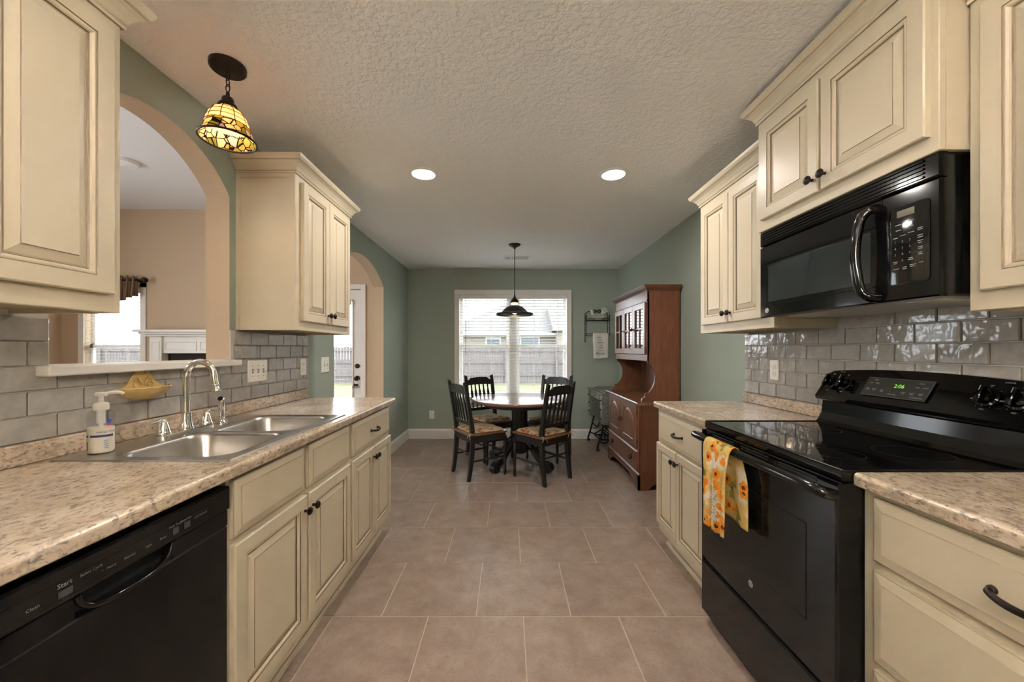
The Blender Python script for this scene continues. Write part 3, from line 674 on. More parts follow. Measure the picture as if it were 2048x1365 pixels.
obj('end_panel', MB().box(XL+.05, LBX-.03, 2.654, 2.658, .105, CZ-.05), 'cream', t)
t = base(1, 1.808, 2.496, RBX, 'cream base cabinet with drawer and two doors between the hutch and the range')
Tm = FR(RBX)
drawer(t, Tm, -2.452, -1.872, .690, .876); cab_door(t, Tm, -2.482, -2.198, .155, .676, -2.220, .618, .86); cab_door(t, Tm, -2.190, -1.86, .155, .676, -2.168, .618, .86)
t = base(1, .36, 1.052, RBX, 'cream base cabinet with three stacked drawers at the near side of the range')
drawer(t, Tm, -1.012, -.395, .715, .882); drawer(t, Tm, -1.012, -.395, .448, .690); drawer(t, Tm, -1.012, -.395, .155, .424)

# worktops
def edge_prof(xw, xe, s, z=CZ, th=.038):
    r = .012; p = [(xw, z), (xe-s*r, z)]
    for i in range(1, 5): a = PI/2*i/4; p.append((xe-s*r+s*r*math.sin(a), z-r+r*math.cos(a)))
    for i in range(1, 4): a = PI/2*i/3; p.append((xe-s*.008+s*.008*math.cos(a), z-th+.008-.008*math.sin(a)))
    p.append((xw, z-th)); return p
LCX, RCX = -.805, .955
SX0, SX1, SY0, SY1 = -1.362, -.868, 1.172, 1.945
ct = thing('worktop', 'speckled beige laminate worktop with the sink', 'counter', (-1.13, 1.5, CZ-.038))
sl = MB(); E = XL+.007; z0 = CZ-.038
sl.prism(edge_prof(SX1, LCX, 1), .30, 2.69, 'y').box(E, SX1, .30, SY0, z0, CZ).box(E, SX1, SY1, 2.69, z0, CZ).box(E, SX0, SY0, SY1, z0, CZ)
obj('slab', sl, 'granite', ct)
obj('upstand', MB().box(E, XL+.028, .30, 2.69, CZ, 1.0, b=.004), 'granite', ct)
ct = thing('worktop', 'short speckled beige laminate worktop between the hutch and the range', 'counter', (1.27, 2.15, z0))
obj('slab', MB().prism(edge_prof(XR-.007, RCX, -1), 1.806, 2.505, 'y'), 'granite', ct); obj('upstand', MB().box(XR-.028, XR-.007, 1.806, 2.505, CZ, 1.0, b=.004), 'granite', ct)
ct = thing('worktop', 'speckled beige laminate worktop at the near side of the range', 'counter', (1.27, .7, z0))
obj('slab', MB().prism(edge_prof(XR-.007, RCX, -1), .30, 1.050, 'y'), 'granite', ct); obj('upstand', MB().box(XR-.028, XR-.007, .30, 1.050, CZ, 1.0, b=.004), 'granite', ct)

# ------------------------------------------------------------------ dishwasher
t = thing('dishwasher', 'black built-in dishwasher under the sink counter', 'dishwasher', (-1.1, .82, 0))
D0, D1 = .518, 1.122
obj('tub', MB().box(XL+.03, -.862, D0+.004, D1-.004, .10, .885), 'blacks', t)
dd = MB(); yc = .832
dd.box(-.862, -.832, D0, D1, .11, .758, b=.004).box(-.862, -.832, D0, .728, .758, .803, b=.002).box(-.862, -.832, .936, D1, .758, .803, b=.002)
obj('door', dd, 'blacks', t)
# pocket handle with a curved lip
pts = [(-.8305, .728+.0, .803), (-.829, .735, .784), (-.827, .755, .768), (-.826, .79, .760), (-.826, .83, .758), (-.826, .875, .760), (-.827, .91, .768), (-.829, .929, .784), (-.8305, .936, .803)]
obj('handle_lip', MB().tube(smooth_path(pts, 5), .0058, 10), 'black', t)
obj('handle_pocket', MB().box(-.866, -.861, .725, .94, .755, .806), 'drk', t)
cp = obj('control_panel', MB().box(-.862, -.824, D0, D1, .806, .876, b=.005), 'black', t)
q = MB(); q.T = FL(-.8239); q.panel(.56, 1.045, .810, .850, [(0, 0, 0), (.0, .0012, 0), (.002, .0012, 0), (.003, .0003, 0)]); obj('control_inset', q, 'bglass', cp)
q = MB(); q.T = FL(-.8232)
q.text('Clean', .0085, .655, .829, 0); q.text('Start', .0125, .7025, .8425, 0); q.text('Select Cycle', .0082, .748, .842, 0)
for s_, u in (('Heavy', .785), ('Normal', .823), ('Light', .866), ('Rinse', .902)): q.text(s_, .0078, u, .829, 0)
q.text('Wash Temp', .007, .935, .844, 0); q.text('Heated Dry', .007, .966, .845, 0); q.text('Lock Controls', .007, 1.012, .837, 0); q.text('>', .006, .768, .829)
obj('lettering', q, 'grey', cp)
for u0, u1, v0, v1 in ((.692, .715, .820, .833), (.928, .944, .822, .838), (.960, .978, .822, .838)):
    q = MB(); q.T = FL(-.8231); q.box(u0, u1, v0, v1, 0, .0006); obj('button', q, 'greyd', cp)
q = MB(); q.T = FL(-.8231); q.text('Reset', .005, .7035, .8165); q.text('Hold 3 sec', .005, .7035, .812); obj('lettering', q, 'greyd', cp)
obj('kick_plate', MB().box(-.905, -.89, D0, D1, .003, .108), 'blacks', t)

# ------------------------------------------------------------------ sink
sk = thing('sink', 'stainless steel double bowl drop-in sink', 'sink', (-1.115, 1.557, CZ))
def bowl_part(cx, cy, hx, hy, X0, X1, Y0, Y1):
    s = MB(); z = CZ+.004; n = 6
    top = rrect(cx, cy, hx, hy, .07, n); out = []
    for (x, y) in top:
        dx, dy = x-cx, y-cy
        tx = ((X1-cx)/dx if dx > 0 else (X0-cx)/dx) if abs(dx) > 1e-9 else 9e9; ty = ((Y1-cy)/dy if dy > 0 else (Y0-cy)/dy) if abs(dy) > 1e-9 else 9e9
        tt = min(tx, ty); out.append([cx+dx*tt, cy+dy*tt])
    for C in ((X1, Y1), (X0, Y1), (X0, Y0), (X1, Y0)):
        k = min(range(len(out)), key=lambda i: (out[i][0]-C[0])**2+(out[i][1]-C[1])**2); out[k] = list(C)
    rings = [[(x, y, z) for x, y in out], [(x, y, z) for x, y in top]]
    for d, dz, r in ((.006, .004, .068), (.010, .015, .066), (.018, .12, .062), (.030, .160, .060), (.055, .178, .05), (.10, .184, .04)):
        rings.append([(x, y, z-dz) for x, y in rrect(cx, cy, hx-d, hy-d, min(r, hx-d-.01, hy-d-.01), n)])
    s.loft(rings, 0, True, False, True)
    s.lathe([(.045, z-.182), (.042, z-.179), (.036, z-.181), (.030, z-.1835)], (cx, cy, 0), 'z', 20)
    return s
XB = -1.272
s1 = bowl_part(-1.075, 1.366, .185, .178, XB, -.853, 1.155, 1.5575); s2 = bowl_part(-1.075, 1.750, .185, .178, XB, -.853, 1.5575, 1.962)
obj('bowl', s1, 'steel', sk); obj('bowl', s2, 'steel', sk)
obj('rim', MB().box(-1.392, XB, 1.155, 1.962, CZ+.0006, CZ+.004).prism([(-.853, CZ+.004), (-.846, CZ+.0005), (-.86, CZ+.0005)], 1.150, 1.966, 'y').prism([(1.155, CZ+.004), (1.147, CZ+.0005), (1.16, CZ+.0005)], -1.392, -.849, 'x').prism([(1.962, CZ+.004), (1.970, CZ+.0005), (1.955, CZ+.0005)], -1.392, -.849, 'x').box(-.86, -.853, 1.155, 1.962, CZ+.0006, CZ+.0038), 'steel', sk)
# faucet
DKZ = CZ+.0042; fx = -1.325
fc = thing('faucet', 'chrome gooseneck faucet with two lever handles on the sink deck', 'faucet', (fx, 1.556, DKZ))
obj('deck_plate', MB().loft([[(x, y, z) for x, y in rrect(fx, 1.556, .026-d, .128-d, .024-d, 6)] for z, d in ((DKZ, 0), (DKZ+.008, 0), (DKZ+.012, .004))]), 'chrome', fc)
obj('base', MB().lathe([(.026, DKZ+.011), (.027, DKZ+.016), (.024, DKZ+.024), (.019, DKZ+.05), (.0175, DKZ+.075), (.017, DKZ+.078), (.0135, DKZ+.080)], (fx, 1.556, 0), 'z', 24), 'chrome', fc)
p = [(fx, 1.556, DKZ+.075), (fx, 1.556, 1.160)] + [(fx+.058-.058*math.cos(a), 1.556, 1.160+.068*math.sin(a)) for a in [PI*i/14 for i in range(1, 13)]] + [(fx+.1165, 1.556, 1.145)]
p += [(fx+.121, 1.556, 1.128)]
obj('spout', MB().tube(p, .0125, 14), 'chrome', fc)
o = obj('aerator', MB().lathe([(.0125, 0), (.0145, -.004), (.0145, -.008), (.013, -.010), (.0165, -.026), (.017, -.030), (.012, -.031), (0, -.031)], (0, 0, 0), 'z', 18), 'chrome', fc)
o.location = (fx+.1185, 1.556, 1.136); o.rotation_euler = (0, math.radians(-12), 0)
for s in (-1, 1):
    y = 1.556+s*.102
    h = obj('handle', MB().lathe([(.024, DKZ+.011), (.025, DKZ+.017), (.022, DKZ+.022), (.021, DKZ+.026), (.017, DKZ+.042), (.012, DKZ+.056), (.010, DKZ+.062), (.006, DKZ+.066), (0, DKZ+.067)], (fx, y, 0), 'z', 20), 'chrome', fc)
    lp = smooth_path([(fx, y, DKZ+.058), (fx+.002, y+s*.012, DKZ+.066), (fx+.004, y+s*.035, DKZ+.062), (fx+.006, y+s*.062, DKZ+.060)], 5); N = len(lp)
    obj('lever', MB().tube(lp, [.0075+.0015*math.sin(PI*i/(N-1))-.001*(i/(N-1)) for i in range(N)], 10), 'chrome', h)
sp = thing('side_sprayer', 'chrome side sprayer standing beside the faucet', 'sprayer', (fx+.005, 1.738, DKZ))
obj('holder', MB().lathe([(.024, DKZ), (.025, DKZ+.006), (.020, DKZ+.012), (.014, DKZ+.018), (.0135, DKZ+.03), (.012, DKZ+.031)], (fx+.005, 1.738, 0), 'z', 20), 'chrome', sp)
obj('wand', MB().lathe([(.011, DKZ+.03), (.013, DKZ+.05), (.0145, DKZ+.09), (.0135, DKZ+.108), (.011, DKZ+.118), (0, DKZ+.121)], (fx+.005, 1.738, 0), 'z', 18), 'chrome', sp)
o = obj('spray_head', MB().lathe([(0, 0), (.0125, 0), (.0155, .006), (.0155, .016), (.013, .020), (.0135, .0215), (.011, .0222), (0, .0215)], (0, 0, 0), 'z', 18), 'chrome', sp)
o.location = (fx+.008, 1.737, DKZ+.104); o.rotation_euler = (math.radians(55), math.radians(35), 0)
q = obj('nozzle', MB().lathe([(0, .0224), (.0105, .0224), (.0105, .0232), (0, .0236)], (0, 0, 0), 'z', 14), 'drk', o)

# soap bottle
bx, by = -1.335, 1.240
bt = thing('soap_bottle', 'clear pump bottle of milky hand soap with a navy band by the sink', 'soap bottle', (bx, by, CZ+.0045)); z = CZ+.0045
bottle = MB().lathe([(0, .0), (.030, 0), (.0345, .004), (.035, .012), (.035, .118), (.0335, .130), (.026, .137), (.014, .140), (.0135, .147)], (bx, by, z), 'z', 28, sx=1.0, sy=.88)
obj('bottle', bottle, 'clear', bt)
obj('liquid', MB().lathe([(0, .002), (.030, .002), (.0335, .006), (.0340, .012), (.0340, .083), (0, .083)], (bx, by, z), 'z', 28, sx=1.0, sy=.88), 'soap', bt)
lab = MB()
for a0, a1 in ((-2.05, -1.80), (-1.62, .15)): lab.lathe([(.0353, .054), (.0353, .061)], (bx, by, z), 'z', 16, a0=a0, a1=a1, sx=1.0, sy=.88)
obj('label_band', lab, 'navy', bt)
pp = obj('pump', MB().lathe([(.0185, .139), (.0195, .142), (.0195, .158), (.017, .162), (.008, .165), (.0065, .168), (.0065, .186), (0, .186)], (bx, by, z), 'z', 22).tube([(bx, by, z+.140), (bx, by, z+.095)], .0105, 12).tube([(bx, by, z+.095), (bx, by, z+.06)], .006, 10), 'pump', bt)
ph = MB().loft([[(bx+x, by+y, z+zz) for x, y in rrect(0, 0, .017-d, .013-d, .0125-d, 5)] for zz, d in ((.183, .002), (.187, 0), (.193, 0), (.197, .004))])
ph.tube(smooth_path([(bx+.005, by+.006, z+.190), (bx+.018, by+.020, z+.194), (bx+.030, by+.034, z+.192), (bx+.034, by+.038, z+.186)], 4), .0055, 8)
obj('pump_head', ph, 'pump', pp)
def curved_text(body, size, ang, zz, mat, name):
    vs, fs = text_mesh(body, size, 'CENTER'); q = MB(); out = []
    for p in vs:
        a = ang+p[0]/.0355; out.append((bx+.0356*math.cos(a), by+.0356*.88*math.sin(a), z+zz+p[1]))
    q.add(out, fs); obj(name, q, mat, bt)
curved_text('HAND SOAP', .0095, -.36, .070, 'navy', 'lettering')
q = MB()
for k in range(5): q.lathe([(.0354, .018+k*.006), (.0354, .0195+k*.006)], (bx, by, z), 'z', 8, a0=-.62, a1=-.30, sx=1, sy=.88)
obj('fine_print', q, 'bluelogo', bt)
q = MB().lathe([(.0354, .012), (.0354, .040)], (bx, by, z), 'z', 6, a0=-2.02, a1=-1.86, sx=1, sy=.88); obj('barcode', q, 'greyd', bt)
q = MB().lathe([(.0355, .098), (.0355, .110)], (bx, by, z), 'z', 8, a0=-.42, a1=-.05, sx=1, sy=.88); obj('emblem', q, 'bluelogo', bt)
q = MB().lathe([(.0356, .090), (.0356, .098)], (bx, by, z), 'z', 8, a0=-.40, a1=-.10, sx=1, sy=.88); obj('emblem', q, 'redlogo', bt)

# hanging soap dish
tx = XL+.016; yc = 1.478
sd = thing('soap_dish', 'yellow ceramic scalloped soap dish hanging on the grey tiles', 'soap dish', (tx, yc, 1.09))
o_ = [(-.100, 1.128), (-.078, 1.134), (-.055, 1.150), (-.036, 1.178), (-.024, 1.196), (-.010, 1.205), (.004, 1.206), (.018, 1.200), (.028, 1.186), (.040, 1.165), (.058, 1.146), (.082, 1.134), (.100, 1.128), (.06, 1.105), (.02, 1.092), (-.02, 1.092), (-.06, 1.105)]
obj('back_plate', MB().prism([(yc+a, b) for a, b in o_], tx, tx+.007, 'x'), 'ceramic', sd)
tr = MB(); rings = []
for j, (k, zz) in enumerate(((1.0, 1.131), (.93, 1.118), (.76, 1.100), (.5, 1.088), (.28, 1.084))):
    ring = []
    for i in range(25):
        a = PI*i/24; rib = 1+.035*math.cos(a*16)*(j > 0)
        ring.append((tx+.004+.075*k*rib*math.sin(a)**1.15, yc-.104*k*math.cos(a), zz+.002*math.cos(a*16)*(j == 0)))
    rings.append(ring)
tr.loft(rings, 0, True, False, False, closed=False); tr.add(rings[-1], [list(range(25))])
inner = [[(p[0]-.004*(p[0] > tx+.01), p[1]*.97+yc*.03, p[2]+.004) for p in r] for r in rings]; tr.loft(inner, 0, True, False, False, closed=False); tr.add(inner[-1], [list(range(25))])
tr.add(rings[0]+inner[0], [(i, i+1, 26+i, 25+i) for i in range(24)], 0, True)
obj('tray', tr, 'ceramic', sd)
orn = MB()
for s in (-1, 1):
    orn.tube(smooth_path([(tx+.008, yc+s*.004, 1.140), (tx+.009, yc+s*.012, 1.158), (tx+.008, yc+s*.020, 1.172)], 4), [.002, .0025, .003, .004, .0045, .0045, .004, .003, .002], 6)
    orn.tube([(tx+.008, yc+s*.028+.010*math.cos(a), 1.143+.010*math.sin(a)) for a in [2*PI*i/14 for i in range(14)]], .0022, 6, True)
    orn.tube(smooth_path([(tx+.008, yc+s*.010, 1.150), (tx+.009, yc+s*.026, 1.160), (tx+.008, yc+s*.036, 1.158)], 4), .003, 6)
obj('relief_ornament', orn, 'ceramic', sd)
hk = tag(obj('suction_hook', MB().lathe([(0, 0), (.013, 0), (.010, .006), (.004, .008), (0, .008)], (tx-.001, yc-.004, 1.214), 'x', 14).tube(smooth_path([(tx+.006, yc-.004, 1.212), (tx+.016, yc-.004, 1.200), (tx+.017, yc-.002, 1.188), (tx+.010, yc, 1.184)], 4), .0022, 6), 'chrome'), 'small clear suction hook holding the yellow soap dish', 'hook')

# ------------------------------------------------------------------ switch and outlet plates
def plate(name, label, cat, Tm, w, h, kinds):
    t = thing(name, label, cat, tuple(Tm.translation)); p = MB(); p.T = Tm
    p.panel(-w/2, w/2, -h/2, h/2, [(0, 0, 0), (0, .003, 0), (.004, .006, 0), (.006, .0062, 0)]); obj('plate', p, 'plastic', t)
    n = len(kinds)
    for i, k in enumerate(kinds):
        u = (i-(n-1)/2)*.046
        if k in 'ud':
            q = MB(); q.T = Tm; s = 1 if k == 'u' else -1; q.box(u-.0055, u+.0055, -.012, .012, .006, .0066, mi=1); q.add([(u-.0045, -.006, .006), (u+.0045, -.006, .006), (u+.0045, .006, .006), (u-.0045, .006, .006), (u-.004, s*.007-.002, .017), (u+.004, s*.007-.002, .017), (u+.004, s*.007+.003, .016), (u-.004, s*.007+.003, .016)], [(0, 1, 5, 4), (1, 2, 6, 5), (2, 3, 7, 6), (3, 0, 4, 7), (4, 5, 6, 7)])
            obj('toggle', q, ['plastic', 'slot'], t)
            q = MB(); q.T = Tm
            for v in (-.030, .030): q.lathe([(0, .007), (.003, .0068), (.003, .006)], (u, v, 0), 'z', 8)
            obj('screw', q, 'slot', t)
        else:
            for v in (-.0195, .0195):
                q = MB(); q.T = Tm; q.loft([[(x, y, zz) for x, y in rrect(u, v, .0165, .0145, .010, 4)] for zz in (.006, .0082)])
                ro = obj('receptacle', q, 'plastic', t); q = MB(); q.T = Tm
                q.box(u-.0075, u-.0055, v-.002, v+.007, .0082, .0086).box(u+.0055, u+.0075, v-.002, v+.006, .0082, .0086).box(u-.0025, u+.0025, v-.0105, v-.006, .0082, .0086); obj('slot', q, 'slot', ro)
    return t
plate('light_switch', 'triple ivory switch plate on the grey tiles beside the pass-through', 'switch', FL(XL+.0145, 2.160, 1.157), .165, .125, 'uud')
plate('power_outlet', 'ivory outlet on the grey tiles at the end of the sink counter', 'outlet', FL(XL+.0145, 2.640, 1.157), .072, .118, 'o')
plate('light_switch', 'double ivory switch plate on the green wall beside the arched doorway', 'switch', FL(XL+.0005, 2.985, 1.158), .118, .122, 'du')
plate('power_outlet', 'ivory outlet low on the green wall left of the dining table', 'outlet', FB(YF-.0005, -1.108, .345), .072, .118, 'o')
plate('power_outlet', 'ivory outlet on the grey tiles beside the range', 'outlet', FR(XR-.0145, 2.222, 1.157), .072, .118, 'o')
# ------------------------------------------------------------------ range
R0, R1 = 1.054, 1.803
t = thing('range', 'black freestanding electric range with a glass cooktop', 'range', (1.25, 1.43, 0))
obj('body', MB().box(.950, 1.52, R0+.002, R1-.002, .03, .905), 'blacks', t)
for y in (R0+.05, R1-.05): obj('foot', MB().lathe([(.018, 0), (.018, .03)], (1.0, y, 0), 'z', 10), 'blacks', t)
ck = MB(); ck.box(.930, 1.47, R0, R1, .905, .9385, b=.006); cko = obj('cooktop', ck, 'bglass', t)
obj('cooktop_rim', MB().tube([(.934, R0+.006, .9385), (.934, R1-.006, .9385), (1.462, R1-.006, .9385), (1.462, R0+.006, .9385)], .0035, 8, True), 'black', cko)
for (x, y, r) in ((1.07, 1.24, .075), (1.07, 1.61, .10), (1.32, 1.24, .10), (1.32, 1.61, .075)):
    q = MB()
    for rr in (r, r*.97): q.lathe([(rr, .9388), (rr-.0015, .9388)], (x, y, 0), 'z', 40)
    obj('burner_mark', q, 'burner', cko)
# vent strip between cooktop and door
vn = obj('front_trim', MB().box(.928, .950, R0+.004, R1-.004, .868, .904, b=.003), 'black', t)
for k in range(3):
    q = MB().box(.926, .929, R0+.09+.21*k, R0+.09+.16+.21*k, .880, .884).box(.926, .929, R0+.09+.21*k, R0+.09+.16+.21*k, .889, .893); obj('vent_slot', q, 'drk', vn)
od = obj('oven_door', MB().box(.914, .949, R0+.004, R1-.004, .304, .863, b=.006), 'black', t)
q = MB(); q.T = FR(.9138); q.panel(-1.70, -1.165, .445, .745, [(0, 0, 0), (0, .0006, 0), (.004, .0006, 0), (.0045, -.0008, 1), (.03, -.0008, 1)]); obj('oven_window', q, ['blacks', 'bglass'], od)
hp = smooth_path([(.914, 1.752, .868), (.886, 1.752, .876), (.874, 1.740, .880), (.868, 1.65, .881), (.865, 1.43, .881), (.868, 1.21, .881), (.874, 1.120, .880), (.886, 1.106, .876), (.914, 1.106, .868)], 6)
hp = [Vector((p.x, R0+.010+(p.y-1.106)*(R1-R0-.02)/(1.752-1.106), p.z)) for p in hp]
ha = obj('handle', MB().tube(hp, .0165, 14), 'black', od)
q = MB(); q.T = FR(.9135, 1.432, .392); q.lathe([(0, .0), (.0125, 0), (.0125, .0015), (.0115, .002), (.0110, .0014), (0, .0014)], (0, 0, 0), 'z', 24); bd = obj('badge', q, 'grey', od)
q = MB(); q.T = FR(.9115, 1.432, .392); q.text('GE', .012, 0, 0, 0); q.lathe([(.0095, .0002), (.0088, .0002)], (0, 0, 0), 'z', 24); obj('monogram', q, 'ink', bd)
obj('storage_drawer', MB().box(.914, .949, R0+.004, R1-.004, .050, .288, b=.006).box(.925, .949, R0+.01, R1-.01, .286, .306), 'black', t)
for y in (R0-.0005, R1-.004): obj('side_trim', MB().box(.918, .962, y, y+.0045, .05, .90), 'blacks', t)
# backguard
bgd = MB(); bgd.prism([(1.455, .936), (1.470, .952), (1.486, .985), (1.492, 1.035), (1.478, 1.042), (1.545, 1.042), (1.552, .936)], R0, R1, 'y', 0)
bk = obj('backguard', bgd, 'black', t)
cp = MB(); N = 22; rings = []
for i in range(N+1):
    u = i/N; y = R0-.006+(R1-R0+.012)*u; e = 2*u-1; zt = 1.196-.020*e*e; zb = 1.050-.004*(e*e); c = .012 if abs(e) > .97 else 0
    xb, xt = 1.462+.004*e*e, 1.518+.004*e*e
    rings.append([(xb, y, zb), (xb-.006, y, zb+.014), (xb+(xt-xb)*.55, y, zb+(zt-zb)*.55), (xt-.004, y, zt-.010-c), (xt+.004, y, zt-c), (1.552, y, zt-c), (1.552, y, zb)])
cp.loft(rings); cpo = obj('control_panel', cp, 'black', t)
# tilted frame on the panel face: u=-y, v up the slope
vd = Vector((.0672, 0, .146-.01)).normalized(); nd = Vector((-vd.z, 0, vd.x))
def PF(y, z):
    x = 1.456+(z-1.064)*(.0672/.136); return frame((x-.0025, y, z), (0, -1, 0), tuple(vd), tuple(nd))
q = MB(); q.T = PF(1.455, 1.128); w = .125
q.add([(-w, -.040, 0), (w*.94, -.040, 0), (w, .038, 0), (-w*.96, .038, 0), (-w, -.040, .003), (w*.94, -.040, .003), (w, .038, .003), (-w*.96, .038, .003)], [(0, 1, 5, 4), (1, 2, 6, 5), (2, 3, 7, 6), (3, 0, 4, 7), (4, 5, 6, 7)]); ds = obj('display', q, 'dglass', cpo)
q = MB(); q.T = PF(1.455, 1.128); q.tube([(-w, -.040, .003), (w*.94, -.040, .003), (w, .038, .003), (-w*.96, .038, .003)], .0012, 6, True); obj('display_bezel', q, 'greyd', ds)
q = MB(); q.T = PF(1.455, 1.128); q.text('2:06', .022, .012, .008, .0034); obj('clock_digits', q, 'led', ds)
q = MB(); q.T = PF(1.455, 1.128)
for s_, u, v in (('OVEN', -.085, .028), ('BAKE', -.100, .014), ('BROIL', -.075, .014), ('SELF', -.105, -.010), ('CLEAN', -.105, -.0155), ('CONV', -.078, -.012), ('OFF', -.078, -.0175), ('TEMP', -.046, -.014), ('TIME', -.046, -.0195), ('+', -.014, -.016), ('-', .008, -.016), ('START', .035, -.015), ('ON', .035, -.0205), ('COOK', .066, -.015), ('TIME', .066, -.0205), ('CLEAR', .096, -.014), ('OFF', .096, -.0195), ('TIMER', .075, .010), ('CLOCK', .103, .010), ('DELAY', .085, .026), ('HOLD 3 SEC', -.004, -.027), ('CONTROL LOCK', .086, -.031)): q.text(s_, .0058, u, v, .0034)
obj('lettering', q, 'grey', ds)
KN = [('LR', 1.745), ('LF', 1.672), ('RF', 1.176), ('RR', 1.100)]
for nm, y in KN:
    z = 1.128
    q = MB(); q.T = PF(y, z); q.lathe([(0, 0), (.030, 0), (.030, .003), (.024, .006), (.0225, .020), (.020, .024), (0, .024)], (0, 0, 0), 'z', 24); q.box(-.007, .007, -.028, .028, .018, .036, b=.003); k = obj('knob', q, 'black', cpo)
    q = MB(); q.T = PF(y, z); q.box(-.0008, .0008, .010, .026, .036, .0365); obj('pointer', q, 'grey', k)
    q = MB(); q.T = PF(y, z); q.text('OFF', .0062, 0, .040, .0028); q.text('LO', .006, -.036, -.008, .0028); q.text('MED', .006, 0, -.041, .0028); q.text('HI', .006, .036, -.008, .0028)
    for a in range(-150, 151, 50): q.lathe([(0, .003), (.0009, .003)], (.036*math.sin(math.radians(a)), .036*math.cos(math.radians(a)), 0), 'z', 6)
    obj('dial_marks', q, 'grey', cpo)
for y in (1.708, 1.138):
    q = MB(); q.T = PF(y, 1.176); q.text('SURFACE', .006, 0, 0, .0028); obj('dial_marks', q, 'grey', cpo)

# towel on the handle
tw = thing('dish_towel', 'yellow and orange sunflower dish towel draped over the oven handle', 'towel', (.865, 1.54, .54))
def sheet(fn, nu, nv):
    vs = [fn(i/nu, j/nv) for j in range(nv+1) for i in range(nu+1)]
    return vs, [(j*(nu+1)+i, j*(nu+1)+i+1, (j+1)*(nu+1)+i+1, (j+1)*(nu+1)+i) for j in range(nv) for i in range(nu)]
HX, HZ, HR = .8655, .881, .0195
def tfn(u, t):
    # t 0..1: front hem -> over the bar -> back hem
    L1, Lc, L2 = .345-.012*u, PI*HR, .262+.02*u; s = t*(L1+Lc+L2)
    y = 1.640-.190*u
    if s < L1:
        d = L1-s; w = min(1, d/.10); fold = .0065*math.sin(u*2*PI*2.6+.6+d*3)*w+.004*math.sin(u*2*PI*5+d*9)*w
        return (HX-HR-.004-.012*w*0+fold*1.0-.010*w, y+.012*(d/.35)*(1-2*u)*-1, HZ-d)
    if s < L1+Lc:
        a = (s-L1)/HR; return (HX-HR*math.cos(a), y, HZ+HR*math.sin(a))
    d = s-L1-Lc; w = min(1, d/.08)
    return (HX+HR+.003*math.sin(u*2*PI*2+1)*w, y-.030*min(1, d/.12)-.012*w, HZ-d)
vs, fs = sheet(tfn, 30, 56); q = MB(); q.add(vs, fs, 0, True); me = mesh('cloth', q, 'towel')
co = obj('cloth', me, None, tw); sm = co.modifiers.new('thickness', 'SOLIDIFY'); sm.thickness = .0035; sm.offset = 0
def pfn(u, v):
    L1 = .345; d = .165+.125*(1-v); uu = .36+.34*u; tt = (L1-.012*uu-d)/(L1-.012*uu+PI*HR+.262+.02*uu); p = tfn(uu, tt); return (p[0]-.0030, p[1], p[2])
vs, fs = sheet(pfn, 12, 12); q = MB(); q.add(vs, fs, 0, True); obj('printed_patch', q, 'patch', co)

# ------------------------------------------------------------------ microwave
Y0, Y1, Z0, Z1 = 1.046, 1.787, 1.426, 1.8255
t = thing('microwave', 'black over-the-range microwave under the raised cabinet', 'microwave', (1.37, 1.41, Z0))
obj('case', MB().box(1.212, XR-.001, Y0+.004, Y1-.004, Z0+.006, Z1), 'black', t)
obj('underside', MB().box(1.225, XR-.02, Y0+.02, Y1-.02, Z0+.001, Z0+.006), 'steel', t)
# front: door on the far side, control panel on the near side; slight outward curve
def front(y0, y1, z0, z1, bulge=.010, x=1.212, th=.030, n=14):
    r = []
    for i in range(n+1):
        y = y0+(y1-y0)*i/n; e = (y-(Y0+Y1)/2)/((Y1-Y0)/2); xf = x-th-bulge*(1-e*e)+.004
        r.append([(x, y, z0), (xf+.004, y, z0), (xf, y, z0+.005), (xf, y, z1-.005), (xf+.004, y, z1), (x, y, z1)])
    return MB().loft(r, 0, False)
def fx_at(y, bulge=.010, x=1.212, th=.030):
    e = (y-(Y0+Y1)/2)/((Y1-Y0)/2); return x-th-bulge*(1-e*e)+.004
gr = obj('vent_grille', front(Y0, Y1, 1.758, Z1), 'black', t)
for k in range(5):
    q = MB(); r = []; zc = 1.769+k*.0115
    for i in range(15):
        y = Y0+.035+(Y1-Y0-.05)*i/14; x = fx_at(y)
        r.append([(x+.004, y, zc), (x-.0045, y, zc-.001), (x-.0045, y, zc+.002), (x+.004, y, zc+.006)])
    q.loft(r, 0, False); obj('louver', q, 'black', gr)
YD = 1.197
dr = obj('door', front(YD+.001, Y1, Z0, 1.7545), 'black', t)
q = MB(); r = []
ya, yb = 1.235, 1.728; N = 14
outer = []; 
for i in range(N+1):
    y = ya+(yb-ya)*i/N; x = fx_at(y)-.0012; r.append([(x+.003, y, 1.492), (x, y, 1.494), (x, y, 1.660), (x+.003, y, 1.662)])
q.loft(r, 0, False); obj('window', q, 'mwglass', dr)
q = MB(); q.tube([(fx_at(y)-.001, y, 1.672) for y in [ya-.02+(yb-ya+.045)*i/14 for i in range(15)]], .0022, 6).tube([(fx_at(y)-.001, y, 1.480) for y in [ya-.02+(yb-ya+.045)*i/14 for i in range(15)]], .0022, 6); obj('window_trim', q, 'black', dr)
hx = fx_at(1.225); hy = 1.232
hp = smooth_path([(hx+.004, hy-.02, 1.728), (hx-.020, hy-.012, 1.724), (hx-.036, hy, 1.700), (hx-.046, hy+.004, 1.640), (hx-.049, hy+.006, 1.585), (hx-.046, hy+.004, 1.530), (hx-.036, hy, 1.468), (hx-.020, hy-.012, 1.446), (hx+.004, hy-.02, 1.442)], 5)
obj('handle', MB().tube(hp, .0145, 12, flat=1.15), 'black', dr)
q = MB(); q.T = FR(fx_at(1.738)-.0004, 1.738, 1.456); q.lathe([(0, 0), (.0115, 0), (.0115, .001), (.0105, .0016), (0, .0016)], (0, 0, 0), 'z', 22); b = obj('badge', q, 'badge', dr)
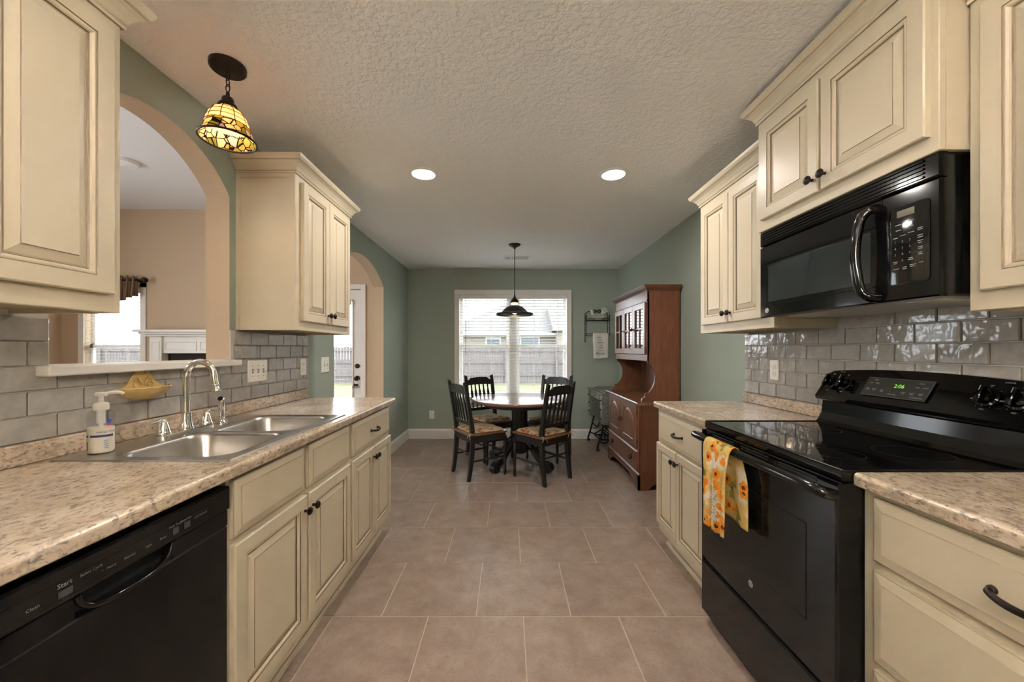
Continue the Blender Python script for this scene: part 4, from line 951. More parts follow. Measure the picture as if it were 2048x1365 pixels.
q = MB(); q.T = FR(fx_at(1.738)-.0022, 1.738, 1.456); q.text('GE', .012, 0, 0, 0); q.lathe([(.0095, 0), (.0088, 0)], (0, 0, 0), 'z', 22); obj('monogram', q, 'ink', b)
pn = obj('control_panel', front(Y0, YD-.001, Z0, 1.7545), 'black', t)
px = fx_at(1.10)
a_ = math.atan2(fx_at(1.06)-fx_at(1.18), -.12)
ud = Vector((fx_at(1.06)-fx_at(1.18), -.12, 0)).normalized(); ndir = ud.cross(Vector((0, 0, 1)))
if ndir.x > 0: ndir = -ndir
Pm = frame((fx_at(1.12)-.0012, 1.12, 1.59), tuple(ud), (0, 0, 1), tuple(ndir))
q = MB(); q.T = Pm; q.loft([[(x, y, zz) for x, y in rrect(0, 0, .055-d, .118-d, .014-d, 5)] for zz, d in ((-.001, 0), (.0004, 0), (.0008, .002))]); ins = obj('keypad', q, 'bglass', pn)
q = MB(); q.T = Pm; q.box(-.032, .016, .086, .106, .0008, .0012); obj('clock_window', q, 'amber', ins)
q = MB(); q.T = Pm
for i, d in enumerate('123456789'): q.text(d, .0095, -.036+(i % 3)*.020, .012-(i//3)*.019, .0014)
q.text('0', .0095, -.016, -.045, .0014)
for u, v, w in ((-.028, .064, .018), (.006, .068, .018), (-.028, .048, .014), (.006, .052, .014), (-.036, .026, .013), (-.015, .030, .017), (.007, .033, .017), (.031, .039, .014), (.031, .034, .014), (.031, .018, .014), (.031, .012, .014), (.031, .002, .015), (.031, -.004, .009), (.031, -.016, .013), (.031, -.021, .012), (.031, -.032, .010), (.031, -.037, .012), (-.036, -.046, .012), (-.036, -.051, .010), (.006, -.042, .011), (.006, -.047, .015), (-.034, -.068, .016), (-.010, -.066, .011), (-.010, -.071, .011), (.012, -.063, .017), (.012, -.068, .013), (.034, -.061, .011)):
    q.box(u-w/2, u+w/2, v-.0010, v+.0010, .0010, .0014)
obj('key_print', q, 'grey', ins)
obj('lamp_lens', MB().box(1.26, 1.36, 1.10, 1.20, Z0-.001, Z0+.002), 'frostoff', t)

# ------------------------------------------------------------------ hutch
HY0, HY1 = 3.43, 4.48; hxf = 1.185
t = thing('hutch', 'tall cherry wood hutch with glass upper doors on the right wall', 'hutch', (1.37, 3.955, 0))
wx = XR-.016
obj('lower_case', MB().box(hxf, wx, HY0+.015, HY1-.015, .13, .775), 'wood', t)
# plinth with bracket feet: front and side profiles
pr = [(HY0, 0), (HY0+.10, 0), (HY0+.115, .03), (HY0+.15, .055), (HY0+.20, .062), (HY0+.24, .078), (HY0+.3, .085), (HY1-.3, .085), (HY1-.24, .078), (HY1-.20, .062), (HY1-.15, .055), (HY1-.115, .03), (HY1-.10, 0), (HY1, 0), (HY1, .135), (HY0, .135)]
pl = MB().prism(pr, hxf-.016, hxf+.004, 'x')
sp_ = [(hxf-.016, 0), (hxf+.085, 0), (hxf+.10, .03), (hxf+.14, .055), (wx-.12, .055), (wx-.08, .03), (wx-.065, 0), (wx, 0), (wx, .135), (hxf-.016, .135)]
pl.prism(sp_, HY0, HY0+.018, 'y').prism(sp_, HY1-.018, HY1, 'y')
plo = obj('plinth', pl, 'wood', t)
obj('plinth_moulding', MB().prism([(hxf-.016, .135), (hxf-.016, .142), (hxf-.004, .152), (hxf+.01, .152), (hxf+.01, .135)], HY0, HY1, 'y').box(hxf-.005, wx, HY0+.002, HY0+.02, .135, .150).box(hxf-.005, wx, HY1-.02, HY1-.002, .135, .150), 'wood', plo)
obj('lower_top', MB().prism([(hxf-.035, .790), (hxf-.03, .778), (hxf-.015, .772), (wx, .772), (wx, .800), (hxf-.030, .800)], HY0-.018, HY1+.018, 'y'), 'woodf', t)
Tm = FR(hxf)
q = MB(); q.T = Tm; q.panel(-HY1+.045, -HY0-.045, .160, .345, [(0, 0, 0), (0, .010, 0), (.006, .016, 0), (.010, .016, 0)]); dw = obj('drawer', q, 'woodf', t)
for y in (HY0+.21, HY1-.21):
    q = MB(); q.T = FR(hxf-.016, y, .255); q.lathe([(0, 0), (.030, 0), (.022, .003), (0, .004)], (0, 0, 0), 'z', 8); q.tube(smooth_path([(-.026, .004, .004), (-.026, -.004, .016), (-.014, -.022, .020), (.014, -.022, .020), (.026, -.004, .016), (.026, .004, .004)], 4), .0032, 6); q.box(-.034, .034, -.006, .012, 0, .003, b=.001)
    obj('bail_pull', q, 'bronze', dw)
obj('corner_post', MB().box(hxf-.004, hxf+.01, HY0+.015, HY0+.043, .15, .772, b=.004).box(hxf-.004, hxf+.01, HY1-.043, HY1-.015, .15, .772, b=.004), 'woodf', t)
ymid = (HY0+HY1)/2
for (a, b, ks) in ((HY0+.048, ymid-.003, 1), (ymid+.003, HY1-.048, -1)):
    q = MB(); q.T = Tm; u0, u1 = -b, -a; q.panel(u0, u1, .375, .762, [(0, 0, 0), (0, .014, 0), (.003, .017, 0)]); d = obj('door', q, 'woodf', t)
    def arch(d_):
        w = (u1-u0)/2-.075-d_; c = (u0+u1)/2; zb = .425+d_; zs = .728-(w+d_)
        return [(c-w, zb), (c+w, zb)] + arc((c, zs), w, 0, PI, 14)
    q = MB(); q.T = Tm; q.loft([[(x, y, n) for x, y in arch(dd)] for dd, n in ((0, .017), (.003, .024), (.010, .022), (.014, .018), (.034, .023), (.036, .0235))], 0, False, False, True); obj('arched_panel', q, 'woodf', d)
    ku = -(b-.022) if ks > 0 else -(a+.022)
    q = MB(); q.T = Tm; q.lathe([(0, .017), (.016, .018), (.014, .021), (0, .021)], (ku, .565, 0), 'z', 10); q.tube(smooth_path([(ku, .572, .021), (ku, .560, .034), (ku, .545, .034), (ku, .540, .028)], 4), .004, 6); obj('pull', q, 'bronze', d)
    q = MB(); q.T = Tm
    for z in (.43, .70): q.box(-(a-.002) if ks > 0 else -(b+.006), -(a-.010) if ks > 0 else -(b-.002), z-.018, z+.018, .012, .019)
    obj('hinge', q, 'bronze', d)
# upper part
uxf = 1.262; U0, U1 = HY0+.022, HY1-.022; uz0, uz1 = 1.178, 1.822
scr = [(wx, .80), (uxf-.050, .80), (uxf-.052, .818), (uxf-.046, .832), (uxf-.030, .840), (uxf-.022, .852), (uxf-.024, .868), (uxf-.012, .880), (uxf+.006, .882), (uxf+.02, .895), (uxf+.048, .935), (uxf+.066, .985), (uxf+.070, 1.035), (uxf+.058, 1.085), (uxf+.034, 1.125), (uxf+.004, 1.152), (uxf, 1.160), (uxf, uz1), (wx, uz1)]
for y in (U0, U1-.02): obj('side_panel', MB().prism(scr, y, y+.02, 'y'), 'wood', t)
obj('back_panel', MB().box(wx-.012, wx, U0+.02, U1-.02, .80, uz1), 'wood', t)
obj('cupboard_floor', MB().box(uxf, wx-.012, U0+.02, U1-.02, uz0, uz0+.02), 'woodf', t)
obj('cupboard_shelf', MB().box(uxf+.03, wx-.012, U0+.02, U1-.02, 1.47, 1.485), 'wood', t)
obj('upper_frame', MB().box(uxf-.004, uxf+.016, U0, U1, uz0-.006, 1.232, b=.002).box(uxf-.004, uxf+.016, U0, U1, 1.715, uz1, b=.002).box(uxf-.004, uxf+.016, U0, U0+.018, 1.232, 1.715).box(uxf-.004, uxf+.016, U1-.018, U1, 1.232, 1.715).box(uxf-.010, uxf, U0, U1, 1.722, 1.738, b=.003), 'woodf', t)
obj('cornice', MB().loft([[(wx, U0-d, z), (uxf-d, U0-d, z), (uxf-d, U1+d, z), (wx, U1+d, z)] for d, z in ((.004, uz1-.008), (.008, uz1), (.03, uz1+.018), (.045, uz1+.038), (.047, uz1+.044))], 0, False), 'wood', t)
dwid = (U1-U0-.036)/3
for i in range(3):
    a = U0+.018+dwid*i+.002; b = a+dwid-.004; u0, u1 = -b, -a; q = MB(); q.T = FR(uxf-.004); st = .046
    q.box(u0, u0+st, 1.236, 1.712, 0, .018, b=.002).box(u1-st, u1, 1.236, 1.712, 0, .018, b=.002).box(u0+st, u1-st, 1.236, 1.292, 0, .018, b=.002).box(u0+st, u1-st, 1.660, 1.712, 0, .018, b=.002)
    d = obj('glass_door', q, 'woodf', t)
    q = MB(); q.T = FR(uxf-.004); c = (u0+u1)/2; q.box(c-.007, c+.007, 1.29, 1.66, .004, .015, b=.002).box(u0+st, u1-st, 1.468, 1.482, .004, .014, b=.002); obj('muntin', q, 'woodf', d)
    q = MB(); q.T = FR(uxf-.004); q.box(u0+st, u1-st, 1.29, 1.66, .003, .006); obj('pane', q, 'hglass', d)
    if i != 1 or True:
        ku = u0+.02 if i == 0 else (u1-.02 if i == 1 else u1-.02)
        obj('knob', knob(FR(uxf-.004), ku, 1.475, .018), 'bronze', d)

# ------------------------------------------------------------------ treadle sewing table in the corner
t = thing('sewing_table', 'old treadle sewing table with iron legs in the far corner', 'sewing table', (1.33, 5.0, 0))
sx0, sx1, sy0, sy1 = 1.125, 1.552, 4.585, 5.418
obj('top', MB().box(sx0, sx1, sy0, sy1, .715, .738, b=.005), 'sewing', t)
obj('lid', MB().box(sx0+.05, sx1-.03, sy0+.05, sy1-.16, .738, .758, b=.006).box(sx0+.07, sx1-.05, sy0+.07, sy1-.19, .758, .770, b=.005), 'sewing', t)
q = MB(); q.T = FR(sx0+.018); q.panel(-sy1+.155, -sy0-.175, .640, .712, [(0, 0, 0), (0, .004, 0), (.006, .009, 0), (.012, .009, 0)]); cd = obj('centre_drawer', q, 'sewing', t)
q = MB(); q.T = FR(sx0+.009); q.box(-5.02, -4.98, .672, .682, 0, .008, b=.002); obj('pull', q, 'iron', cd)
for (a, b) in ((sy0+.012, sy0+.165), (sy1-.145, sy1-.012)):
    cse = obj('drawer_case', MB().box(sx0+.02, sx1-.04, a, b, .360, .715, b=.003), 'sewing', t)
    for k in range(3):
        q = MB(); q.T = FR(sx0+.02); z = .372+k*.113; q.panel(-b+.012, -a-.012, z, z+.105, [(0, 0, 0), (0, .006, 0), (.005, .010, 0), (.012, .012, 0)]); dwr = obj('drawer', q, 'sewing', cse)
        c = -(a+b)/2; q = MB(); q.T = FR(sx0+.008); q.lathe([(0, 0), (.012, 0), (.010, .006), (.004, .010), (.010, .018), (0, .024)], (c, z+.052, 0), 'z', 10); obj('knob', q, 'iron', dwr)
for y in (4.775, 5.335):
    q = MB(); xa, xb = 1.12, 1.50
    q.tube(smooth_path([(xa, y, .012), (xa-.004, y, .05), (xa+.03, y, .16), (xa+.07, y, .32), (xa+.11, y, .50), (xa+.13, y, .70)], 5), .012, 8)
    q.tube(smooth_path([(xb, y, .012), (xb+.004, y, .05), (xb-.03, y, .16), (xb-.07, y, .32), (xb-.11, y, .50), (xb-.13, y, .70)], 5), .012, 8)
    q.tube(smooth_path([(xa+.02, y, .12), (xa+.09, y, .10), (xa+.19, y, .15), (xb-.09, y, .10), (xb-.02, y, .12)], 6), .009, 7)
    q.tube(smooth_path([(xa+.05, y, .26), (xa+.12, y, .20), (xa+.19, y, .30), (xb-.12, y, .20), (xb-.05, y, .26)], 6), .008, 7)
    q.tube([(xa+.19+.045*math.cos(a), y, .40+.06*math.sin(a)) for a in [2*PI*i/16 for i in range(16)]], .007, 6, True)
    q.tube(smooth_path([(xa+.09, y, .44), (xa+.14, y, .41), (xa+.19, y, .47), (xa+.24, y, .41), (xb-.09, y, .44)], 5), .007, 6)
    q.tube([(xa+.11, y, .60), (xb-.11, y, .60)], .008, 6)
    for xx in (xa, xb): q.lathe([(0, 0), (.018, 0), (.022, .012), (.018, .026), (0, .03)], (xx, y, 0), 'z', 10)
    obj('iron_leg_frame', q, 'iron', t)
q = MB(); q.tube([(1.20, 4.775, .17), (1.42, 5.335, .45)], .007, 6).tube([(1.42, 4.775, .45), (1.20, 5.335, .17)], .007, 6).tube([(1.31, 4.775, .13), (1.31, 5.335, .13)], .009, 6); obj('cross_brace', q, 'iron', t)
q = MB()
for k in range(7): q.box(1.17+.04*k, 1.19+.04*k, 4.90, 5.22, .105, .115)
q.box(1.17, 1.43, 4.90, 4.92, .103, .117).box(1.17, 1.43, 5.20, 5.22, .103, .117).tube([(1.31, 4.92, .125), (1.31, 5.20, .125)], .006, 6); obj('treadle_plate', q, 'iron', t)
q = MB(); wc = (1.36, 4.83, .36); q.tube([(wc[0]+.15*math.cos(a), wc[1], wc[2]+.15*math.sin(a)) for a in [2*PI*i/28 for i in range(28)]], .009, 8, True)
for k in range(5): a = 2*PI*k/5; q.tube([(wc[0], wc[1], wc[2]), (wc[0]+.15*math.cos(a), wc[1], wc[2]+.15*math.sin(a))], .006, 6)
q.tube([(wc[0], 4.775, wc[2]), (wc[0], 4.86, wc[2])], .014, 8); obj('flywheel', q, 'iron', t)

# ------------------------------------------------------------------ wire rack, hen basket, tea towel on far wall
t = thing('wall_rack', 'black wire wall rack with a towel bar beside the dining window', 'rack', (1.26, YF, 1.38))
xa, xb = 1.088, 1.412; yb = YF-.008; yf = YF-.13
q = MB(); q.tube(smooth_path([(xa, yb, 1.40), (xa, yb, 1.76), (xa+.01, yb, 1.80), (xa+.05, yb, 1.825), ((xa+xb)/2-.05, yb, 1.832)], 5), .005, 7).tube(smooth_path([(xb, yb, 1.40), (xb, yb, 1.76), (xb-.01, yb, 1.80), (xb-.05, yb, 1.825), ((xa+xb)/2+.05, yb, 1.832)], 5), .005, 7)
obj('back_frame', q, 'iron', t)
for s, x in ((-1, xa), (1, xb)):
    q = MB(); q.tube(smooth_path([(x, yb, 1.41), (x+s*.002, yb-.03, 1.386), (x, yb-.045, 1.40)], 4), .005, 6)
    q.tube(smooth_path([(x, yf, 1.485), (x, yf, 1.74), (x, yf+.02, 1.765), (x, yf+.05, 1.755), (x, yf+.06, 1.70)], 5), .0042, 6).tube([(x, yf, 1.485), (x, yb, 1.485)], .004, 6); obj('side_frame', q, 'iron', t)
sh = MB(); sh.tube([(xa, yb, 1.695), (xb, yb, 1.695), (xb, yf, 1.695), (xa, yf, 1.695)], .005, 6, True).tube([(xa, yf, 1.718), (xb, yf, 1.718)], .004, 6)
for k in range(5): y = yf+(yb-yf)*(k+1)/6; sh.tube([(xa, y, 1.695), (xb, y, 1.695)], .0032, 5)
obj('shelf', sh, 'iron', t)
obj('towel_bar', MB().tube([(xa, yf, 1.500), (xb, yf, 1.500)], .005, 6).tube([(xa, yb, 1.480), (xb, yb, 1.480)], .004, 6).tube([(xa, yf, 1.500), (xa, yb, 1.480)], .004, 6).tube([(xb, yf, 1.500), (xb, yb, 1.480)], .004, 6), 'iron', t)
q = MB(); c = ((xa+xb)/2, yb-.02, 1.828)
for s in (-1, 1): q.tube(smooth_path([c, (c[0]+s*.03, c[1], c[2]+.018), (c[0]+s*.058, c[1], c[2]+.012), (c[0]+s*.062, c[1], c[2]-.012), (c[0]+s*.03, c[1], c[2]-.016), c], 5), .0055, 6)
obj('bow_ornament', q, 'iron', t)
# hen
t = thing('hen_basket', 'white wire hen basket sitting on the wall rack shelf', 'basket', (1.255, YF-.07, 1.70))
hc = Vector((1.262, YF-.070, 1.772))
def hb(a, b_):   # body ellipsoid
    return (hc.x+.088*math.cos(a)*math.cos(b_), hc.y+.050*math.sin(a)*math.cos(b_), hc.z+.070*math.sin(b_))
q = MB()
for b_ in (-.95, -.6, -.28, .05): q.tube([hb(2*PI*i/24, b_) for i in range(24)], .0028, 5, True)
for k in range(12): q.tube([hb(2*PI*k/12, -1.35+1.45*i/8) for i in range(9)], .0026, 5)
obj('wire_body', q, 'whitewire', t)
q = MB().lathe([(0, 1.701), (.040, 1.701), (.044, 1.706), (.036, 1.709), (0, 1.709)], (hc.x, hc.y, 0), 'z', 20); obj('foot_ring', q, 'whitewire', t)
q = MB(); q.tube(smooth_path([(hc.x-.075, hc.y, hc.z+.005), (hc.x-.088, hc.y, hc.z+.045), (hc.x-.085, hc.y, hc.z+.07)], 5), [.022, .021, .020, .019, .018, .018, .019, .020, .021, .020, .012], 10).tube([(hc.x-.098, hc.y, hc.z+.062), (hc.x-.122, hc.y, hc.z+.055)], [.008, .001], 6); obj('head', q, 'whitewire', t)
q = MB()
for k in range(7):
    a = math.radians(28+k*9); L = .115-.006*abs(k-3); q.tube(smooth_path([(hc.x+.045, hc.y+(k-3)*.004, hc.z), (hc.x+.045+L*.6*math.cos(a), hc.y+(k-3)*.008, hc.z+L*.6*math.sin(a)), (hc.x+.045+L*math.cos(a), hc.y+(k-3)*.010, hc.z+L*1.02*math.sin(a))], 4), .0036, 5)
for rr in (.055, .085, .11): q.tube([(hc.x+.045+rr*math.cos(math.radians(28+54*i/8)), hc.y+(i-4)*.008*.9, hc.z+rr*math.sin(math.radians(28+54*i/8))) for i in range(9)], .0026, 5)
obj('tail', q, 'whitewire', t)
# tea towel
t = thing('tea_towel', 'white printed tea towel hanging from the wall rack', 'towel', (1.283, YF-.137, 1.155))
ta, tb = 1.176, 1.392
def tt(u, v):
    L1, Lc, L2 = .345, PI*.008, .12; s = v*(L1+Lc+L2); x = ta+(tb-ta)*u
    if s < L1: d = L1-s; return (x+(.5-u)*.016*d/.34, yf-.0085-.004*math.sin(u*2*PI*1.5)*min(1, d/.1), 1.503-d-.006*math.sin(u*5)*(d/.345))
    if s < L1+Lc: a = (s-L1)/.008; return (x, yf-.008*math.cos(a), 1.503+.008*math.sin(a))
    d = s-L1-Lc; return (x, yf+.0085, 1.503-d)
vs, fs = sheet(tt, 16, 30); q = MB(); q.add(vs, fs, 0, True); co = obj('cloth', q, 'cotton', t); sm = co.modifiers.new('thickness', 'SOLIDIFY'); sm.thickness = .002; sm.offset = 0
q = MB(); q.T = FB(yf-.0165, 1.282, 1.155); 
for s_, sz, u, v in (('just', .036, -.022, .296), ('(roll)', .020, .0, .258), ('butter', .036, .002, .222), ('my', .030, .006, .184), ('buns', .032, .010, .152)): q.text(s_, sz, u, v, 0)
q.text('Biscuits', .042, .0, .070, 0); q.tube([(-.085, .062, 0), (-.095, .056, 0), (-.085, .050, 0)], .0016, 4); obj('lettering', q, 'ink', co)
q = MB(); q.T = FB(yf-.0165, 1.282, 1.155); q.tube(smooth_path([(-.045, .108, 0), (-.02, .118, 0), (.01, .116, 0), (.04, .120, 0), (.062, .106, 0)], 4), [.003, .007, .009, .010, .010, .009, .010, .011, .011, .010, .009, .010, .011, .010, .008, .005, .003], 6, flat=.15); obj('painted_motif', q, 'gold', co)

# ------------------------------------------------------------------ dining table
TX, TY = .118, 4.215
t = thing('dining_table', 'round pedestal dining table with wood top and black base', 'table', (TX, TY, 0))
obj('table_top', MB().lathe([(0, .741), (.515, .741), (.528, .738), (.536, .730), (.536, .722), (.528, .712), (.515, .708), (0, .708)], (TX, TY, 0), 'z', 72), 'tabletop', t)
obj('apron', MB().lathe([(.40, .708), (.40, .665), (.385, .660), (.375, .665), (.375, .708)], (TX, TY, 0), 'z', 56), 'chairblk', t)
prof = [(.16, .66), (.16, .64), (.092, .63), (.088, .60), (.088, .42), (.094, .40), (.102, .385), (.094, .37), (.075, .35), (.085, .33), (.115, .30), (.122, .25), (.115, .19), (.09, .15), (.06, .13), (0, .13)]
obj('pedestal', MB().lathe(prof, (TX, TY, 0), 'z', 12, smooth=False), 'chairblk', t)
for k in range(4):
    a = PI/4+k*PI/2+math.radians(3); d = Vector((math.cos(a), math.sin(a), 0)); c0 = Vector((TX, TY, 0))
    p = smooth_path([c0+d*.06+Vector((0, 0, .27)), c0+d*.13+Vector((0, 0, .255)), c0+d*.19+Vector((0, 0, .19)), c0+d*.26+Vector((0, 0, .115)), c0+d*.33+Vector((0, 0, .080)), c0+d*.385+Vector((0, 0, .072))], 5); N = len(p)
    q = MB(); q.tube(p, [.052-.020*math.sin(PI*.9*i/(N-1)) for i in range(N)], 12, flat=.72)
    e = c0+d*.395+Vector((0, 0, .050)); sd = Vector((-d.y, d.x, 0))
    q.tube([e-sd*.036, e-sd*.034, e+sd*.034, e+sd*.036], [.030, .050, .050, .030], 16); q.tube([e-sd*.04, e+sd*.04], .018, 10)
    obj('scroll_foot', q, 'chairblk', t)

# ------------------------------------------------------------------ chairs (local frame: back legs on y=0, front is +y)
def make_chair():
    t = thing('dining_chair', '', 'chair')
    for s in (-1, 1):
        rings = []
        for y, z, hx, hy in ((-.012, 0, .0145, .0165), (.004, .10, .016, .018), (.022, .26, .018, .021), (.030, .42, .0185, .022), (.022, .52, .018, .020), (-.008, .70, .017, .017), (-.045, .90, .016, .014), (-.058, .955, .015, .012)):
            x = s*.185; rings.append([(x-hx, y-hy, z), (x+hx, y-hy, z), (x+hx, y+hy, z), (x-hx, y+hy, z)])
        rings[-1] = [(p[0], p[1], p[2]+(.010 if (p[0]-s*.185)*s > 0 else -.004)) for p in rings[-1]]
        obj('back_leg', MB().loft(rings, 0, False), 'chairblk', t)
        x = s*.19; pf = [(.021, .40), (.021, .36), (.016, .35), (.0135, .345), (.019, .335), (.021, .30), (.018, .22), (.015, .12), (.0135, .09), (.018, .082), (.018, .074), (.0125, .068), (.016, .05), (.0165, .03), (.011, .0), (0, 0)]
        obj('front_leg', MB().lathe(pf, (x, .395, 0), 'z', 12), 'chairblk', t)
        st = [(s*.185, .015, .185), (s*.186, .08, .186), (s*.187, .14, .188), (s*.187, .20, .19), (s*.188, .26, .192), (s*.189, .32, .194), (s*.19, .385, .196)]
        obj('stretcher', MB().tube(st, [.008, .0095, .012, .010, .012, .0095, .008], 8), 'chairblk', t)
    obj('stretcher', MB().tube([(-.19, .395, .235), (-.10, .395, .235), (0, .395, .235), (.10, .395, .235), (.19, .395, .235)], [.008, .011, .009, .011, .008], 8), 'chairblk', t)
    obj('stretcher', MB().tube([(-.185, .018, .25), (0, .018, .25), (.185, .018, .25)], [.008, .010, .008], 8), 'chairblk', t)
    obj('seat', MB().loft([[(x, y+.205, z) for x, y in rrect(0, 0, hx, hy, .02, 3)] for z, hx, hy in ((.432, .196, .208), (.438, .205, .217), (.449, .205, .217), (.453, .198, .210))], 0, False), 'chairwood', t)
    obj('apron', MB().box(-.188, .188, .385, .405, .365, .433).box(-.185, .185, .012, .032, .365, .433).box(-.196, -.176, .03, .39, .365, .433).box(.176, .196, .03, .39, .365, .433), 'chairblk', t)
    # crest rail: arched top with dropped shoulders, bowed back
    N = 24; rings = []
    for i in range(N+1):
        u = i/N; x = -.172+.344*u; e = 2*u-1; bow = -.014*(1-e*e)
        sh = .0 if abs(e) > .86 else (1 if abs(e) < .66 else (.86-abs(e))/.20)
        zt = .905+.020*sh*sh*(3-2*sh)+.012*(1-e*e)*sh; zb = .842+.006*(1-e*e)
        yt = -.047+bow; yb = -.036+bow
        rings.append([(x, yb-.009, zb), (x, yb+.009, zb), (x, yt+.008, zt), (x, yt-.008, zt)])
    obj('crest_rail', MB().loft(rings, 0, False), 'chairblk', t)
    rings = []
    for i in range(9):
        u = i/8; x = -.170+.34*u; e = 2*u-1; bow = -.006*(1-e*e); rings.append([(x, .012+bow, .535), (x, .030+bow, .535), (x, .024+bow, .572), (x, .006+bow, .572)])
    obj('lower_rail', MB().loft(rings, 0, False), 'chairblk', t)
    for k in range(5):
        x = (k-2)*.058; e = (k-2)/2.6; b0 = -.006*(1-e*e); b1 = -.014*(1-e*e); rings = []
        for f, w, th in ((0, .006, .006), (.12, .0065, .006), (.62, .0150, .0055), (.68, .0145, .0055), (.80, .007, .0055), (1, .0065, .006)):
            f2 = f; y = .016+b0+(-.036+b1-.016-b0)*f2; z = .568+(.848-.568)*f2; rings.append([(x-w, y-th, z), (x+w, y-th, z), (x+w, y+th, z), (x-w, y+th, z)])
        obj('spindle', MB().loft(rings, 0, False), 'chairblk', t)
    return t
def make_cushion():
    t = thing('seat_cushion', '', 'cushion'); n = 26; R = {}
    q = MB(); vs = []; fs = []
    def zt(u, v):
        e = max(abs(u), abs(v)); ed = (1-e**6); tu = 0
        for a in (-.45, .45):
            for b in (-.45, .45): tu += math.exp(-((u-a)**2+(v-b)**2)/.012)
        return .459+.040*ed*(.82+.18*math.cos(u*PI*2.2)*math.cos(v*PI*2.2))-.016*tu*ed
    for sgn in (1, 0):
        o = len(vs)
        for j in range(n+1):
            for i in range(n+1):
                u, v = 2*i/n-1, 2*j/n-1; rr = 1-.06*(abs(u*v))**2
                x, y = u*.192*rr, .212+v*.190*rr; vs.append((x, y, zt(u, v) if sgn else .4545+.004*(max(abs(u), abs(v))**8)))
        for j in range(n):
            for i in range(n): a = o+j*(n+1)+i; fs.append((a, a+1, a+n+2, a+n+1) if sgn else (a, a+n+1, a+n+2, a+1))
    N1 = (n+1)**2; b = [i for i in range(n+1)] + [j*(n+1)+n for j in range(1, n+1)] + [n*(n+1)+i for i in range(n-1, -1, -1)] + [j*(n+1) for j in range(n-1, 0, -1)]
    for k in range(len(b)): a, c = b[k], b[(k+1) % len(b)]; fs.append((a, a+N1, c+N1, c))
    q.add(vs, fs, 0, True); obj('pad', q, 'cushion', t)
    for s in (-1, 1):
        x = s*.178; q = MB()
        q.tube(smooth_path([(x-s*.02, .035, .462), (x+s*.012, .008, .466), (x+s*.030, .008, .460), (x+s*.028, .04, .458), (x, .048, .462)], 4), .003, 5)
        q.tube(smooth_path([(x+s*.02, .002, .462), (x+s*.045, -.020, .466), (x+s*.055, -.03, .452)], 4), .0032, 5).tube(smooth_path([(x+s*.02, .002, .462), (x-s*.01, -.012, .440), (x-s*.03, -.014, .405)], 4), .0032, 5).tube(smooth_path([(x+s*.02, .002, .462), (x+s*.03, -.012, .436), (x+s*.046, -.016, .418)], 4), .0032, 5)
        obj('tie', q, 'tie', t)
    return t
chair0 = make_chair(); cush0 = make_cushion()
CH = [((-.478, 3.828), (.848, .530), 'near the left wall on the camera side of the table', 'black spindle-back dining chair, front left of the table'),
      ((.463, 3.655), (-.670, .742), 'front right', 'black spindle-back dining chair, front right of the table beside the hutch'),
      ((-.345, 4.690), (.570, -.820), 'back left', 'black spindle-back dining chair, back left of the table against the window'),
      ((.575, 4.690), (-.500, -.866), 'back right', 'black spindle-back dining chair, back right of the table toward the sewing table')]
CL = ['paisley seat cushion tied to the front left dining chair', 'paisley seat cushion tied to the front right dining chair', 'paisley seat cushion on the back left dining chair', 'paisley seat cushion on the back right dining chair']
for i, (p, d, _, lab) in enumerate(CH):
    rz = math.atan2(d[1], d[0])-PI/2
    for src, lb, gp in ((chair0, lab, 'dining chairs around the round table'), (cush0, CL[i], 'cushions on the dining chairs')):
        o = src if i == 0 else copy_tree(src)
        o['label'] = lb; o['group'] = gp; o.location = (p[0], p[1], 0); o.rotation_euler = (0, 0, rz)

# ------------------------------------------------------------------ pendant over the table
px, py = .062, 4.17
t = thing('pendant_lamp', 'dark metal dome pendant lamp hanging over the dining table', 'pendant lamp', (px, py, 1.62))
obj('canopy', MB().lathe([(0, H-.001), (.066, H-.001), (.066, H-.008), (.060, H-.016), (.045, H-.020), (.035, H-.030), (.016, H-.036), (.012, H-.05), (0, H-.05)], (px, py, 0), 'z', 28), 'iron', t)
obj('cord', MB().tube([(px, py, H-.04), (px, py, 1.90)], .0038, 8), 'iron', t)
obj('stem', MB().lathe([(.005, 1.93), (.006, 1.88), (.012, 1.865), (.009, 1.858), (.020, 1.852), (.020, 1.846), (.011, 1.842)], (px, py, 0), 'z', 16), 'iron', t)
obj('cap', MB().lathe([(.010, 1.846), (.022, 1.840), (.036, 1.824), (.045, 1.806), (.046, 1.798), (.038, 1.793), (0, 1.793)], (px, py, 0), 'z', 24), 'bronze', t)
obj('glass_collar', MB().lathe([(.038, 1.794), (.038, 1.764)], (px, py, 0), 'z', 24), 'frost', t)
shp = [(.040, 1.766), (.058, 1.760), (.085, 1.748), (.110, 1.728), (.130, 1.706), (.148, 1.690), (.168, 1.682), (.196, 1.678), (.203, 1.674), (.204, 1.660), (.200, 1.656)]
ins_ = [(.197, 1.656), (.196, 1.672), (.166, 1.676), (.145, 1.684), (.126, 1.700), (.106, 1.722), (.082, 1.742), (.056, 1.754), (.040, 1.760)]
obj('shade', MB().lathe(shp+ins_, (px, py, 0), 'z', 40), 'shade', t)
obj('bulb', MB().lathe([(0, 1.668), (.018, 1.672), (.026, 1.688), (.022, 1.708), (.013, 1.726), (.013, 1.75), (0, 1.75)], (px, py, 0), 'z', 16), 'bulb', t)
ld = bpy.data.lights.new('pendant_light', 'POINT'); ld.energy = 1.2; ld.color = (1, .75, .48); ld.shadow_soft_size = .03
lo = bpy.data.objects.new('pendant_light', ld); COL.objects.link(lo); lo.location = (px, py, 1.655); put(lo, t)

